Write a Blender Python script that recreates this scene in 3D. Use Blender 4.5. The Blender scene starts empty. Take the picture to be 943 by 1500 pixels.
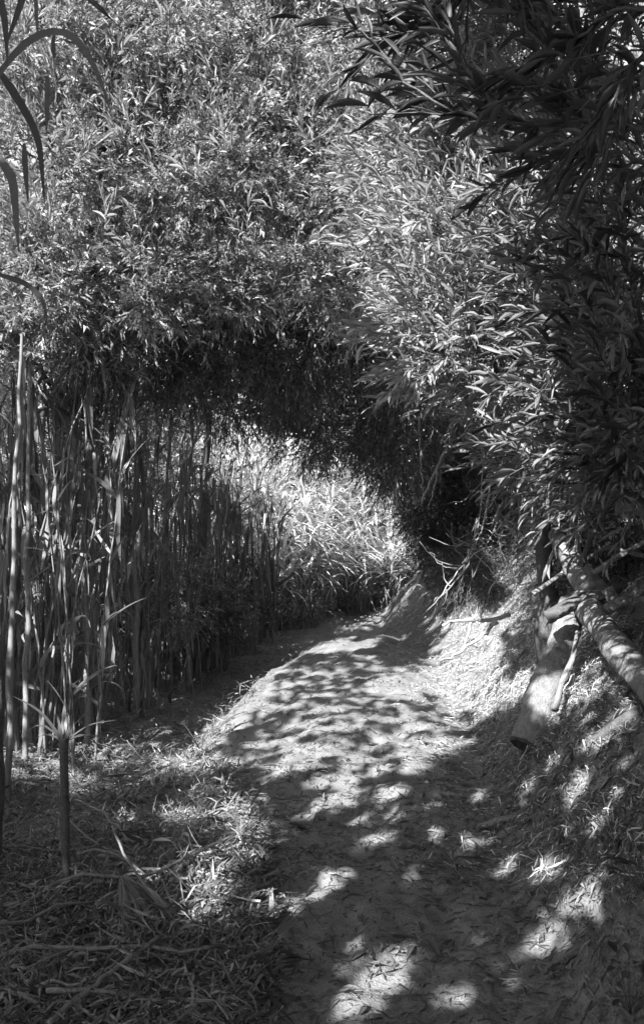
import bpy, math, random
import numpy as np
from mathutils import Matrix, Vector

# ------------------------------------------------------------------ camera, world, sun, exposure
C = bpy.context.scene.collection
SC = bpy.context.scene
F, CX, HY, CAMZ = 1299.0, 471.5, 790.0, 1.6        # focal length in photo pixels, centre column, horizon row, eye height
cam_d = bpy.data.cameras.new('camera'); cam = bpy.data.objects.new('camera', cam_d); C.objects.link(cam)
cam.location = (0, 0, CAMZ); cam.rotation_euler = (math.radians(90), 0, 0)
cam_d.sensor_fit = 'VERTICAL'; cam_d.sensor_height = 24; cam_d.sensor_width = 24*943/1500
cam_d.lens = 24*F/1500; cam_d.shift_y = (HY-750)/1500; cam_d.clip_start = 0.05; cam_d.clip_end = 2000
SC.camera = cam

SUN_EL = math.radians(36)
hx, hy = -0.5, -0.866
S = np.array([hx*math.cos(SUN_EL), hy*math.cos(SUN_EL), math.sin(SUN_EL)])   # towards the sun
w = bpy.data.worlds.new('World'); SC.world = w; w.use_nodes = True
nt = w.node_tree; nt.nodes.clear()
sky = nt.nodes.new('ShaderNodeTexSky'); sky.sky_type = 'NISHITA'; sky.sun_disc = False
sky.sun_elevation = SUN_EL; sky.sun_rotation = math.atan2(hx, hy)
bw = nt.nodes.new('ShaderNodeRGBToBW')               # black-and-white film: the sky's light without its blue
bg = nt.nodes.new('ShaderNodeBackground'); bg.inputs['Strength'].default_value = 0.14
wo = nt.nodes.new('ShaderNodeOutputWorld')
nt.links.new(sky.outputs[0], bw.inputs[0]); nt.links.new(bw.outputs[0], bg.inputs[0]); nt.links.new(bg.outputs[0], wo.inputs[0])
sd = bpy.data.lights.new('sun', 'SUN'); sd.energy = 5.0; sd.angle = math.radians(0.42); sd.color = (1, 1, 1)
sun = bpy.data.objects.new('sun', sd); C.objects.link(sun)
sun.rotation_euler = Vector(S).to_track_quat('Z', 'Y').to_euler()
SC.view_settings.view_transform = 'Standard'; SC.view_settings.look = 'None'
SC.view_settings.exposure = 1.7; SC.view_settings.gamma = 1.0

rng = np.random.default_rng(7); random.seed(7)
def R(a, b, n=None): return rng.uniform(a, b, n)
def at(px, py, Y): return np.array([(px-CX)/F*Y, Y, CAMZ-(py-HY)/F*Y])
def nrm(v): return v/np.maximum(np.linalg.norm(v, axis=-1, keepdims=True), 1e-9)

# ------------------------------------------------------------------ materials (all neutral: the photograph is black and white)
def nodes(name):
    m = bpy.data.materials.new(name); m.use_nodes = True; t = m.node_tree; t.nodes.clear()
    out = t.nodes.new('ShaderNodeOutputMaterial'); return m, t, out
def ramp(t, src, stops):
    r = t.nodes.new('ShaderNodeValToRGB'); e = r.color_ramp.elements
    while len(e) < len(stops): e.new(0.5)
    for k, (p, c) in enumerate(stops): e[k].position = p; e[k].color = (c, c, c, 1)
    t.links.new(src, r.inputs[0]); return r.outputs[0]
def leaf_mat(name, lo, hi, trans=0.35, rough=0.45, obj=False, spec=0.35):
    m, t, out = nodes(name)
    g = t.nodes.new('ShaderNodeNewGeometry'); src = g.outputs['Random Per Island']
    if obj:
        oi = t.nodes.new('ShaderNodeObjectInfo'); a = t.nodes.new('ShaderNodeMath'); a.operation = 'ADD'
        t.links.new(src, a.inputs[0]); t.links.new(oi.outputs['Random'], a.inputs[1])
        fr = t.nodes.new('ShaderNodeMath'); fr.operation = 'FRACT'; t.links.new(a.outputs[0], fr.inputs[0]); src = fr.outputs[0]
    col = ramp(t, src, [(0, lo), (0.6, (lo+hi)/2), (1, hi)])
    tc = t.nodes.new('ShaderNodeTexCoord'); nz = t.nodes.new('ShaderNodeTexNoise'); nz.inputs['Scale'].default_value = 60
    nz.inputs['Detail'].default_value = 2
    t.links.new(tc.outputs['Object'], nz.inputs['Vector'])
    mr = t.nodes.new('ShaderNodeMapRange'); mr.inputs[3].default_value = 0.75; mr.inputs[4].default_value = 1.2
    t.links.new(nz.outputs['Fac'], mr.inputs[0])
    mu = t.nodes.new('ShaderNodeVectorMath'); mu.operation = 'SCALE'; t.links.new(col, mu.inputs[0]); t.links.new(mr.outputs[0], mu.inputs['Scale'])
    p = t.nodes.new('ShaderNodeBsdfPrincipled'); p.inputs['Roughness'].default_value = rough
    p.inputs['Specular IOR Level'].default_value = spec
    t.links.new(mu.outputs[0], p.inputs['Base Color'])
    tr = t.nodes.new('ShaderNodeBsdfTranslucent'); t.links.new(mu.outputs[0], tr.inputs[0])
    mx = t.nodes.new('ShaderNodeMixShader'); mx.inputs[0].default_value = trans
    t.links.new(p.outputs[0], mx.inputs[1]); t.links.new(tr.outputs[0], mx.inputs[2]); t.links.new(mx.outputs[0], out.inputs[0])
    return m
def rough_mat(name, lo, hi, scale, bump=0.3, dist=0.02, rough=0.9, stretch=(1, 1, 1), scale2=None, coords='Object'):
    m, t, out = nodes(name)
    tc = t.nodes.new('ShaderNodeTexCoord'); mp = t.nodes.new('ShaderNodeMapping'); mp.inputs['Scale'].default_value = stretch
    t.links.new(tc.outputs[coords], mp.inputs[0])
    n1 = t.nodes.new('ShaderNodeTexNoise'); n1.inputs['Scale'].default_value = scale; n1.inputs['Detail'].default_value = 8; n1.inputs['Roughness'].default_value = 0.65
    n2 = t.nodes.new('ShaderNodeTexNoise'); n2.inputs['Scale'].default_value = scale2 or scale*7; n2.inputs['Detail'].default_value = 4
    for n in (n1, n2): t.links.new(mp.outputs[0], n.inputs['Vector'])
    mx = t.nodes.new('ShaderNodeMath'); mx.operation = 'MULTIPLY_ADD'; mx.inputs[1].default_value = 0.45
    sc = t.nodes.new('ShaderNodeMath'); sc.operation = 'MULTIPLY'; sc.inputs[1].default_value = 0.55
    t.links.new(n1.outputs['Fac'], sc.inputs[0]); t.links.new(n2.outputs['Fac'], mx.inputs[0]); t.links.new(sc.outputs[0], mx.inputs[2])
    col = ramp(t, mx.outputs[0], [(0.32, lo), (0.5, (lo+hi)/2), (0.68, hi)])
    p = t.nodes.new('ShaderNodeBsdfPrincipled'); p.inputs['Roughness'].default_value = rough; p.inputs['Specular IOR Level'].default_value = 0.15
    t.links.new(col, p.inputs['Base Color'])
    b = t.nodes.new('ShaderNodeBump'); b.inputs['Strength'].default_value = bump; b.inputs['Distance'].default_value = dist
    t.links.new(mx.outputs[0], b.inputs['Height']); t.links.new(b.outputs[0], p.inputs['Normal']); t.links.new(p.outputs[0], out.inputs[0])
    return m
M = dict(
    leaf=leaf_mat('willow_leaf', 0.28, 0.62, 0.42), reed_dark=leaf_mat('near_cane_blade', 0.07, 0.16, 0.3, obj=True), leaf_pale=leaf_mat('pale_leaf', 0.24, 0.52, 0.4), leaf_glade=leaf_mat('sunlit_bush_leaf', 0.45, 0.8, 0.45),  # bush leaf of the clearing: sunlight put into its paler tone
    leaf_dark=leaf_mat('dark_leaf', 0.06, 0.16, 0.25), leaf_mid=leaf_mat('shaded_leaf', 0.14, 0.38, 0.35), leaf_obj=leaf_mat('single_leaf', 0.2, 0.5, 0.35, obj=True),  # shaded and dark leaf: willow leaf with shade put into the tone
    leaf_dark_obj=leaf_mat('single_dark_leaf', 0.03, 0.10, 0.22, obj=True),  # near-black tone carries the near bough's shade; also serves the weeds
    leaf_pale_obj=leaf_mat('single_pale_leaf', 0.22, 0.5, 0.4, obj=True),
    reed=leaf_mat('cane_blade', 0.10, 0.36, 0.35, obj=True), reed_lit=leaf_mat('sunlit_cane_blade', 0.55, 0.88, 0.4),  # sunlit blade: same cane leaf, tone raised to carry the sunlight
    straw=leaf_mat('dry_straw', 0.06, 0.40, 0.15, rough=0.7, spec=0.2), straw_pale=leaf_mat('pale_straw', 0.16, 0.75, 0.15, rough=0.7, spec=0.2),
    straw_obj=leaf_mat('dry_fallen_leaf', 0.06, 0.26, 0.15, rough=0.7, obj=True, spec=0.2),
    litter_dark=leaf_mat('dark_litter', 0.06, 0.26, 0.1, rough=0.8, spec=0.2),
    soil=rough_mat('litter_soil', 0.10, 0.28, 7, 0.9, 0.03, scale2=90), sand=rough_mat('sandy_path', 0.14, 0.29, 6, 0.9, 0.02, scale2=110),
    bark=rough_mat('pale_bark', 0.10, 0.34, 22, 1.0, 0.02, stretch=(1, 1, .6)), bark_dark=rough_mat('dark_bark', 0.05, 0.16, 14, 0.8, 0.015),
    dead=rough_mat('dead_twig', 0.30, 0.55, 20, 0.4, 0.004), cane=rough_mat('cane_stalk', 0.07, 0.30, 7, 0.3, 0.003, rough=0.55, stretch=(6, 6, 0.8)),
    cut=rough_mat('sawn_wood', 0.03, 0.10, 20, 0.6, 0.01), paper=rough_mat('white_paper', 0.75, 0.85, 30, 0.2, 0.001),
)

# ------------------------------------------------------------------ mesh helpers
class Geo:
    def __init__(s): s.v = []; s.t = []; s.q = []; s.n = 0
    def add(s, v, tri=None, quad=None):
        v = np.asarray(v, float).reshape(-1, 3)
        if tri is not None and len(tri): s.t.append(np.asarray(tri).reshape(-1, 3)+s.n)
        if quad is not None and len(quad): s.q.append(np.asarray(quad).reshape(-1, 4)+s.n)
        s.v.append(v); s.n += len(v); return s
    def mesh(s, name, mat, smooth=False):
        me = bpy.data.meshes.new(name)
        v = np.concatenate(s.v) if s.v else np.zeros((0, 3))
        t = np.concatenate(s.t) if s.t else np.zeros((0, 3), int); q = np.concatenate(s.q) if s.q else np.zeros((0, 4), int)
        me.vertices.add(len(v)); me.vertices.foreach_set('co', v.astype(np.float32).ravel())
        nl = len(t)*3+len(q)*4; me.loops.add(nl)
        me.loops.foreach_set('vertex_index', np.concatenate([t.ravel(), q.ravel()]).astype(np.int32))
        me.polygons.add(len(t)+len(q))
        me.polygons.foreach_set('loop_start', np.concatenate([np.arange(len(t))*3, len(t)*3+np.arange(len(q))*4]).astype(np.int32))
        me.polygons.foreach_set('use_smooth', np.full(len(t)+len(q), smooth))
        me.materials.append(mat); me.update(calc_edges=True); return me
def tag(o, label=None, cat=None, group=None, kind=None):
    if label: o['label'] = label
    if cat: o['category'] = cat
    if group: o['group'] = group
    if kind: o['kind'] = kind
    return o
def link(name, me, parent=None, mtx=None):
    o = bpy.data.objects.new(name, me); C.objects.link(o)
    if parent is not None: o.parent = parent
    if mtx is not None: o.matrix_basis = mtx
    return o
def thing(name, loc, label, cat, group=None):
    o = bpy.data.objects.new(name, None); C.objects.link(o); o.location = tuple(loc); o.empty_display_size = 0.2
    return tag(o, label, cat, group)
SHADE_PTS = []          # points of what stands in the sun's way, for the gaps in the canopy
def part(name, geo, mat, parent, smooth=False, kind=None, rec=False):
    """geometry given in world coordinates, stored relative to its thing"""
    off = np.array(parent.location) if parent is not None else np.zeros(3)
    if rec and geo.v: SHADE_PTS.append(np.concatenate(geo.v)[::2])
    if parent is not None and geo.v: geo.v = [v-off for v in geo.v]
    o = link(name, geo.mesh(name, mat, smooth), parent)
    if kind: o['kind'] = kind
    return o
def tube(geo, pts, rad, sides=8, cap=True, wob=0.0):
    pts = np.asarray(pts, float); n = len(pts); rad = np.broadcast_to(np.asarray(rad, float), (n,))
    tan = nrm(np.gradient(pts, axis=0)); ref = np.array([0, 0, 1.0]) if abs(tan[0][2]) < 0.9 else np.array([1.0, 0, 0])
    a = np.linspace(0, 2*np.pi, sides, endpoint=False); V = []
    x = nrm(np.cross(tan[0], ref))
    for i in range(n):
        x = nrm(x-tan[i]*np.dot(x, tan[i])); y = np.cross(tan[i], x)
        rr = rad[i]*(1+(rng.uniform(-wob, wob, sides) if wob else 0))
        V.append(pts[i]+np.outer(np.cos(a)*rr, x)+np.outer(np.sin(a)*rr, y))
    V = np.concatenate(V); q = []
    i = np.arange(n-1)[:, None]*sides; j = np.arange(sides)[None, :]; k = (j+1) % sides
    q = np.stack([i+j, i+k, i+sides+k, i+sides+j], -1).reshape(-1, 4)
    tri = []
    if cap:
        V = np.concatenate([V, pts[:1], pts[-1:]]); c0, c1 = n*sides, n*sides+1
        for m_ in range(sides):
            tri.append((c0, (m_+1) % sides, m_)); tri.append((c1, (n-1)*sides+m_, (n-1)*sides+(m_+1) % sides))
    geo.add(V, tri, q)
def curve(p0, p1, n=8, bend=0.0, bdir=(0, 0, 1), jit=0.0):
    p0, p1 = np.asarray(p0, float), np.asarray(p1, float); s = np.linspace(0, 1, n)[:, None]
    p = p0*(1-s)+p1*s+np.asarray(bdir, float)*bend*np.sin(np.pi*s)
    if jit: p[1:-1] += rng.normal(0, jit, (n-2, 3))
    return p
def poly(pts, n=14, jit=0.0):
    pts = np.asarray(pts, float); d = np.r_[0, np.cumsum(np.linalg.norm(np.diff(pts, axis=0), axis=1))]
    s = np.linspace(0, d[-1], n); p = np.stack([np.interp(s, d, pts[:, k]) for k in range(3)], 1)
    for _ in range(2): p[1:-1] = (p[:-2]+2*p[1:-1]+p[2:])/4
    if jit: p[1:-1] += rng.normal(0, jit, (n-2, 3))
    return p

# smooth pseudo-noise in [0,1], any number of dimensions
class Noise:
    def __init__(s, dim, seed, octaves=3):
        g = np.random.default_rng(seed); s.w = []
        for o in range(octaves):
            for _ in range(7):
                d = g.normal(size=dim); d /= np.linalg.norm(d)
                s.w.append((d*2*np.pi*(2**o)*g.uniform(.7, 1.3), g.uniform(0, 6.28), 0.6**o))
        s.norm = math.sqrt(sum(a*a for _, _, a in s.w)/2)
    def __call__(s, p):
        p = np.asarray(p, float); r = 0
        for k, ph, a in s.w: r = r+a*np.sin(p@k+ph)
        return 0.5+0.5*np.tanh(r/s.norm*0.9)
N2 = Noise(2, 3); N2b = Noise(2, 11); N3 = Noise(3, 5)

# ------------------------------------------------------------------ terrain
def ip(y, ys, vs): return np.interp(y, ys, vs)
YS = [0, 3, 4, 5.5, 6.5, 9, 11, 12.3, 13.5, 16, 20, 30]
def xleft(y):  return ip(y, YS, [-.22, -.24, -.26, -.50, -.88, -.54, -.10, .0, -.50, .25, 2.5, 4])
def xright(y): return ip(y, YS, [.80, .80, .82, .92, 1.05, 1.10, .95, .95, .72, 1.0, 3.6, 5.5])
def base(y):   return ip(y, [-5, 4, 6.5, 8, 9, 10, 11, 12, 12.8, 13.4, 14.5, 16, 20, 40, 200], [0, 0, .05, .13, .19, .25, .27, .22, .06, .03, .13, .31, .6, 1.0, 1.5])
def height(x, y, fine=True):
    x, y = np.asarray(x, float), np.asarray(y, float)
    t = np.maximum(x-xright(y), 0); b = 1.75*t*t/(t+.30); b = 2.8*(1-np.exp(-b/2.8))
    l = np.maximum(xleft(y)-x, 0); k = ip(y, [3, 5, 7, 11, 13, 16], [.10, .20, .46, .62, .05, 0])
    drop = k*(1-np.exp(-(l/0.38)**2)); drop = drop - .14*np.maximum(l-1.5, 0)*(1-np.exp(-l))
    drop = np.maximum(drop, -1.6)
    z = base(y)+b-drop
    P = np.stack([x, y], -1)
    z = z+.05*(N2(P/1.6)-.5)+(.10*(N2b(P/.8)-.5))*np.clip((t+l)/.5, 0, 1)
    if fine: z = z+.035*(N2(P/.45+3)-.5)+.022*(N2b(P/.16)-.5)+.012*(N2(P/.08)-.5)
    # a rut and trodden hollow down the middle
    c = (xleft(y)+xright(y))/2; hw = (xright(y)-xleft(y))/2
    crown = ip(y, [3, 5, 6.5, 9, 11, 12, 13], [.0, .03, .15, .18, .12, .05, 0])
    return z-.02*np.exp(-((x-c)/(hw*.6))**2)+crown*np.clip(1-((x-c-.15)/(hw*1.25))**2, -.2, 1)
def normal(x, y):
    e = .05; dx = (height(x+e, y, False)-height(x-e, y, False))/(2*e); dy = (height(x, y+e, False)-height(x, y-e, False))/(2*e)
    return nrm(np.stack([-dx, -dy, np.ones_like(dx)], -1))
def sheet(xs, ys, lift=0.0):
    X, Y = np.meshgrid(xs, ys); Z = height(X, Y)+lift; nx, ny = len(xs), len(ys)
    i = np.arange(ny-1)[:, None]*nx+np.arange(nx-1)[None, :]
    return np.stack([X, Y, Z], -1).reshape(-1, 3), np.stack([i, i+1, i+nx+1, i+nx], -1).reshape(-1, 4)
xs = np.r_[-200, -120, -60, -30, -20, -15, np.arange(-12, -3, .4), np.arange(-3, 3.6, .045), np.arange(3.6, 12, .4), 15, 20, 30, 60, 120, 200]
ys = np.r_[-120, -60, -30, -15, -8, -4, -2, -1, 0, 1, 1.6, np.arange(2, 9, .045), np.arange(9, 17, .08), np.arange(17, 30, .5), 35, 45, 60, 90, 140, 200]
v, q = sheet(xs, ys); g = Geo().add(v, quad=q)
ground = link('ground', g.mesh('ground', M['soil'], True)); tag(ground, kind='structure')
ny = 420; yy = np.concatenate([np.linspace(-1, 2, 12), np.linspace(2.03, 17.5, ny)]); ss = np.linspace(0, 1, 40)
edge = .10*(N2(np.stack([yy*1.3, yy*0], -1))-.5)+.05*(N2b(np.stack([yy*4, yy*0], -1))-.5)
XL = xleft(yy)+.06+edge; XR = xright(yy)+.12+edge[::-1]
X = XL[:, None]*(1-ss)+XR[:, None]*ss; Y = np.repeat(yy[:, None], 40, 1); ed = np.minimum(ss, 1-ss)[None, :]
Z = height(X, Y)+np.where(ed < .02, -.012, .006)
i = np.arange(len(yy)-1)[:, None]*40+np.arange(39)[None, :]
g = Geo().add(np.stack([X, Y, Z], -1), quad=np.stack([i, i+1, i+41, i+40], -1))
path = link('path', g.mesh('path', M['sand'], True)); tag(path, kind='structure')

# ------------------------------------------------------------------ leaves
# templates: x across (-.5..+.5 = width), y along (0..1 = length), z normal (in lengths)
def leaf_small(fold=.1, droop=.05):
    v = np.array([[0, 0, 0], [-.5, .45, fold], [0, 1, -droop], [.5, .45, fold]]); return v, np.array([[0, 2, 1], [0, 3, 2]])
def leaf_near(fold, droop, twist=0.0):
    st = [(.0, .06), (.22, .36), (.48, .5), (.75, .33)]; v = []
    for y, wd in st:
        z = -droop*y*y; tw = twist*y
        for sx in (-1, 0, 1):
            v.append([sx*wd*math.cos(tw), y, z+abs(sx)*fold*wd+sx*wd*math.sin(tw)*.25])
    v.append([0, 1, -droop]); q = []
    for k in range(3):
        a = k*3; q += [[a, a+1, a+4, a+3], [a+1, a+2, a+5, a+4]]
    tri = [[9, 10, 12], [10, 11, 12]]
    tri += [t for f in q for t in ([f[0], f[1], f[2]], [f[0], f[2], f[3]])]
    return np.array(v), np.array(tri)
def blade(arc, w0=1, segs=8, fold=.12):
    """long strap leaf of a giant cane bending over: arc = total bend angle in radians"""
    v = []; p = np.array([0, 0.0, 0]); a = 0
    for k in range(segs+1):
        s = k/segs; wd = .5*w0*min(1, .55+2.2*s)*(1-s**2.2)+.01
        n = np.array([0, math.sin(a), math.cos(a)])
        for sx in (-1, 0, 1): v.append(p+np.array([sx*wd, 0, 0])+n*abs(sx)*wd*0*fold+np.array([0, 0, abs(sx)*fold*.05]))
        p = p+np.array([0, math.cos(a), -math.sin(a)])/segs; a += arc/segs*(0.4+1.2*s)
    tri = []
    for k in range(segs):
        b = k*3
        for f in ([b, b+1, b+4, b+3], [b+1, b+2, b+5, b+4]): tri += [[f[0], f[1], f[2]], [f[0], f[2], f[3]]]
    return np.array(v), np.array(tri)
SMALL = [leaf_small(.08, .05), leaf_small(.16, .15), leaf_small(.03, -.05)]
NEAR = [leaf_near(.22, .02, .3), leaf_near(.32, .08, -.4), leaf_near(.15, -.03, .1), leaf_near(.3, .16, .6)]
BLADE = [blade(.5), blade(1.1), blade(1.7), blade(2.4), blade(.15)]
BLADE_FAR = [blade(.7, segs=4), blade(1.4, segs=4), blade(2.0, segs=4)]
def frame(D, up=None, roll=None):
    D = nrm(D); up = np.array([0, 0, 1.0]) if up is None else up
    X = np.cross(D, up); bad = np.linalg.norm(X, axis=-1) < 1e-3; X[bad] = [1, 0, 0]; X = nrm(X); Z = np.cross(X, D)
    if roll is not None:
        c, s = np.cos(roll)[:, None], np.sin(roll)[:, None]; X, Z = X*c+Z*s, Z*c-X*s
    return X, D, Z
def lay(geo, templates, P, D, L, W, up=None, roll=None):
    """copies of the templates at P along D, joined into geo"""
    X, D, Z = frame(D, up, roll); n = len(P); pick = rng.integers(0, len(templates), n)
    for k, (tv, tf) in enumerate(templates):
        m = np.where(pick == k)[0]
        if not len(m): continue
        V = P[m][:, None]+X[m][:, None]*(tv[None, :, :1]*W[m][:, None, None])+D[m][:, None]*(tv[None, :, 1:2]*L[m][:, None, None])+Z[m][:, None]*(tv[None, :, 2:3]*L[m][:, None, None])
        geo.add(V, tri=(tf[None]+(np.arange(len(m))*len(tv))[:, None, None]))
MESHES = {}
def shared(key, tmpl, mat, name='leaf'):
    if key not in MESHES: MESHES[key] = Geo().add(tmpl[0], tri=tmpl[1]).mesh(name, mat, True)
    return MESHES[key]
def single(name, key, tmpls, mat, P, D, L, W, parent, up=None, roll=None):
    """the same, but every leaf an object of its own that shares its mesh"""
    X, D, Z = frame(D, up, roll); off = np.array(parent.location) if parent is not None else np.zeros(3)
    for i in range(len(P)):
        k = rng.integers(0, len(tmpls)); me = shared((key, int(k), mat.name), tmpls[k], mat, name)
        x, y, z, p = X[i]*W[i], D[i]*L[i], Z[i]*L[i], P[i]-off
        link(name, me, parent, Matrix(((x[0], y[0], z[0], p[0]), (x[1], y[1], z[1], p[1]), (x[2], y[2], z[2], p[2]), (0, 0, 0, 1))))
def twigs(P, D, L, nl, leafL, ratio=.2, droop=.25, a0=58, a1=14, jitter=.12):
    """leafy shoots: returns the leaves (P, D, L, W) and three points of every stem"""
    n = len(P); D = nrm(D); s = (np.arange(nl)+.6)/nl
    g_ = np.array([0, 0, -1.0])
    pos = P[:, None]+D[:, None]*(L[:, None, None]*s[None, :, None])+g_*(droop*L[:, None, None]*(s**2)[None, :, None])
    tan = nrm(D[:, None]+g_*(2*droop*s)[None, :, None])
    X, _, Z = frame(D.copy()); X = X[:, None]; Z = Z[:, None]
    ph = (np.arange(nl)*2.4)[None, :]+R(0, 6.28, n)[:, None]
    rad = X*np.cos(ph)[..., None]+Z*np.sin(ph)[..., None]*.8
    a = np.radians(a0+(a1-a0)*s)[None, :]+rng.normal(0, .18, (n, nl))
    ld = tan*np.cos(a)[..., None]+rad*np.sin(a)[..., None]+rng.normal(0, jitter, (n, nl, 3))
    ll = leafL*(R(.5, 1.25, (n, nl)))*(1-.35*np.abs(s-.5)[None, :]*2*.6)
    st = np.stack([P, P+D*(L*.5)[:, None]+g_*(droop*.25*L)[:, None], P+D*L[:, None]+g_*(droop*L)[:, None]], 1)
    return pos.reshape(-1, 3), ld.reshape(-1, 3), ll.ravel(), (ll*ratio*R(.8, 1.2, ll.shape)).ravel(), st
def stems(geo, st, r, two=True):
    """three-sided stems through the three points of each shoot"""
    n = len(st); T = nrm(st[:, 2]-st[:, 0]); X, _, Z = frame(T.copy()); a = np.array([0, 2.09, 4.19])
    ring = X[:, None]*np.cos(a)[None, :, None]+Z[:, None]*np.sin(a)[None, :, None]
    V = np.concatenate([st[:, 0][:, None]+ring*r, st[:, 1][:, None]+ring*r*.7, st[:, 2][:, None]+ring*r*.3], 1)
    q = np.array([[k*3+j, k*3+(j+1) % 3, k*3+3+(j+1) % 3, k*3+3+j] for k in range(2) for j in range(3)])
    geo.add(V, quad=q[None]+(np.arange(n)*9)[:, None, None])
def proj(P): return CX+F*P[:, 0]/P[:, 1], HY-F*(P[:, 2]-CAMZ)/P[:, 1]

def clump(px, py, Y, rx, ry, rY, n, hole=.32, freq=1.4, bias=(0, 0, 0), shell=.45):
    c = at(px, py, Y); r = np.array([rx*Y/F, rY, ry*Y/F]); d = nrm(rng.normal(size=(n*2, 3)))
    u = shell+(1-shell)*R(0, 1, n*2)**.6
    P = c+d*u[:, None]*r; keep = N3(P*freq) > hole; P, d = P[keep][:n], d[keep][:n]
    D = nrm(d*.8+np.asarray(bias, float)+rng.normal(0, .45, P.shape)); return P, D
def tree(name, label, cat, basep, trunk_pts, trunk_r, clumps, leafL, twigL, nl, mat='leaf', ratio=.2, near=False, ones=0, bark='bark_dark',
         droop=.25, group=None, limbs=None, stem_r=.003, mat1=None, trunk_name='trunk', a0=60):
    t = thing(name, basep, label, cat, group)
    g = Geo(); tp = poly(trunk_pts, 16, .02); tube(g, tp, np.linspace(trunk_r, trunk_r*.35, 16), 9, wob=.06); part(trunk_name, g, M[bark], t, True, rec=True)
    PP, DD = [], []
    for c in clumps:
        P, D = clump(*c[:7], **(c[7] if len(c) > 7 else {})); PP.append(P); DD.append(D)
        cc = at(c[0], c[1], c[2]); k = np.argmin(np.linalg.norm(tp[3:]-cc, axis=1)*.6+np.abs(tp[3:, 2]-cc[2]+.5))+3
        g = Geo(); r0 = trunk_r*.38; tube(g, curve(tp[k], cc, 9, .12, (0, 0, 1), .04), np.linspace(r0, r0*.25, 9), 6)
        for m_ in rng.integers(0, len(P), min(9, len(P))):      # side branches running out to the shoots
            tube(g, curve(cc+rng.normal(0, .05, 3), P[m_], 5, .05, (0, 0, 1), .02), np.linspace(r0*.3, .004, 5), 4)
        part('branch', g, M[bark], t, True, rec=False)
    P, D = np.concatenate(PP), np.concatenate(DD); n = len(P)
    lp, ld, ll, lw, st = twigs(P, D, twigL*R(.6, 1.25, n), nl, leafL, ratio, droop, a0=a0)
    roll = rng.normal(0, .6, len(lp)); up = np.tile([0, 0, 1.0], (len(lp), 1)); mask = np.ones(len(lp), bool)
    ok = lp[:, 1] > 1.0; 
    if ones:
        px, py = proj(lp); sc = ll/np.maximum(lp[:, 1], .5); sc[(px < -10) | (px > 953) | (py < -10) | (py > 1510) | ~ok] = 0
        idx = np.argsort(-sc)[:ones]; idx = idx[sc[idx] > 0]; mask[idx] = False
        single('leaf', 'near', NEAR, M[mat1 or mat+'_obj'], lp[idx], ld[idx], ll[idx], lw[idx], t, up[idx], roll[idx])
        SHADE_PTS.append(lp[idx])
    mask &= ok
    g = Geo(); lay(g, NEAR if near else SMALL, lp[mask], ld[mask], ll[mask], lw[mask], up[mask], roll[mask]); 
    part('crown', g, M[mat], t, near, kind='stuff', rec=True)
    g = Geo(); stems(g, st[st[:, :, 1].min(1) > .9], stem_r); part('twigs', g, M[bark], t, False, kind='stuff')
    return t
def gpt(px, Y): x = (px-CX)/F*Y; return np.array([x, Y, float(height(x, Y))])

LEFT = dict(bias=(.1, -.45, .35)); RIGHTB = dict(bias=(-.6, -.3, .2))
# --- trees seen from front to back
b = gpt(90, 10.6)
LEFTTREE = tree('willow_tree', 'tall leafy willow filling the upper left, its crown above the cane thicket', 'tree', b, [b, at(105, 600, 9.4), at(140, 420, 8.0), at(160, 0, 7.4)], .10, [
    (60, 40, 7.2, 130, 120, .5, 560, LEFT), (210, 30, 7.3, 130, 120, .5, 560, LEFT), (70, 240, 7.4, 130, 120, .5, 600, LEFT), (220, 220, 7.5, 130, 120, .5, 600, LEFT),
    (60, 400, 7.6, 120, 90, .5, 520, LEFT), (190, 400, 7.8, 120, 90, .5, 560, LEFT), (0, 490, 7.8, 80, 60, .5, 200, LEFT), (110, 490, 8.0, 90, 50, .5, 200, LEFT), (60, 580, 9.2, 80, 45, .4, 110, LEFT), (230, 585, 9.6, 90, 50, .4, 170, LEFT), (150, 620, 10.2, 70, 50, .4, 110, LEFT)], .105, .34, 15, 'leaf', ones=0, droop=.06, ratio=.115)
b = gpt(300, 13.7)
MIDTREE = tree('willow_tree', 'broad willow at upper centre with fine leaves, arching over the path', 'tree', b, [b, at(300, 640, 12.5), at(340, 470, 9.2), at(400, 0, 7.6)], .04, [
    (360, 40, 7.4, 130, 120, .5, 560, LEFT), (490, 50, 7.5, 120, 120, .5, 560, LEFT), (350, 220, 7.6, 130, 110, .5, 620, LEFT), (480, 230, 7.7, 120, 110, .5, 620, LEFT),
    (320, 380, 7.9, 130, 90, .5, 560, LEFT), (450, 370, 8.0, 110, 90, .5, 560, LEFT), (600, 100, 7.5, 110, 120, .5, 420, LEFT), (570, 260, 7.4, 80, 120, .5, 380, LEFT), (540, 400, 7.8, 60, 80, .4, 220, LEFT)], .10, .34, 15, 'leaf', ones=0, droop=.06, ratio=.115)
def sprays(t, spots):
    for (px, py, Y, sz) in spots:
        c = at(px, py, Y); k = 2; P = np.tile(c, (k, 1))+rng.normal(0, .03, (k, 3)); D = np.array([[R(-.8, .8), R(-.5, 0), R(.2, 1)] for _ in range(k)])
        lp, ld, ll, lw, st = twigs(P, D, np.full(k, .26*sz), 10, .125*sz, .135, .03, a0=52, a1=10, jitter=.08); single('leaf', 'near', NEAR, M['leaf_pale_obj'], lp, ld, ll, lw, t, None, rng.normal(0, .5, len(lp)))
        g = Geo(); stems(g, st, .003); part('shoot', g, M['bark_dark'], t)
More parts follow.
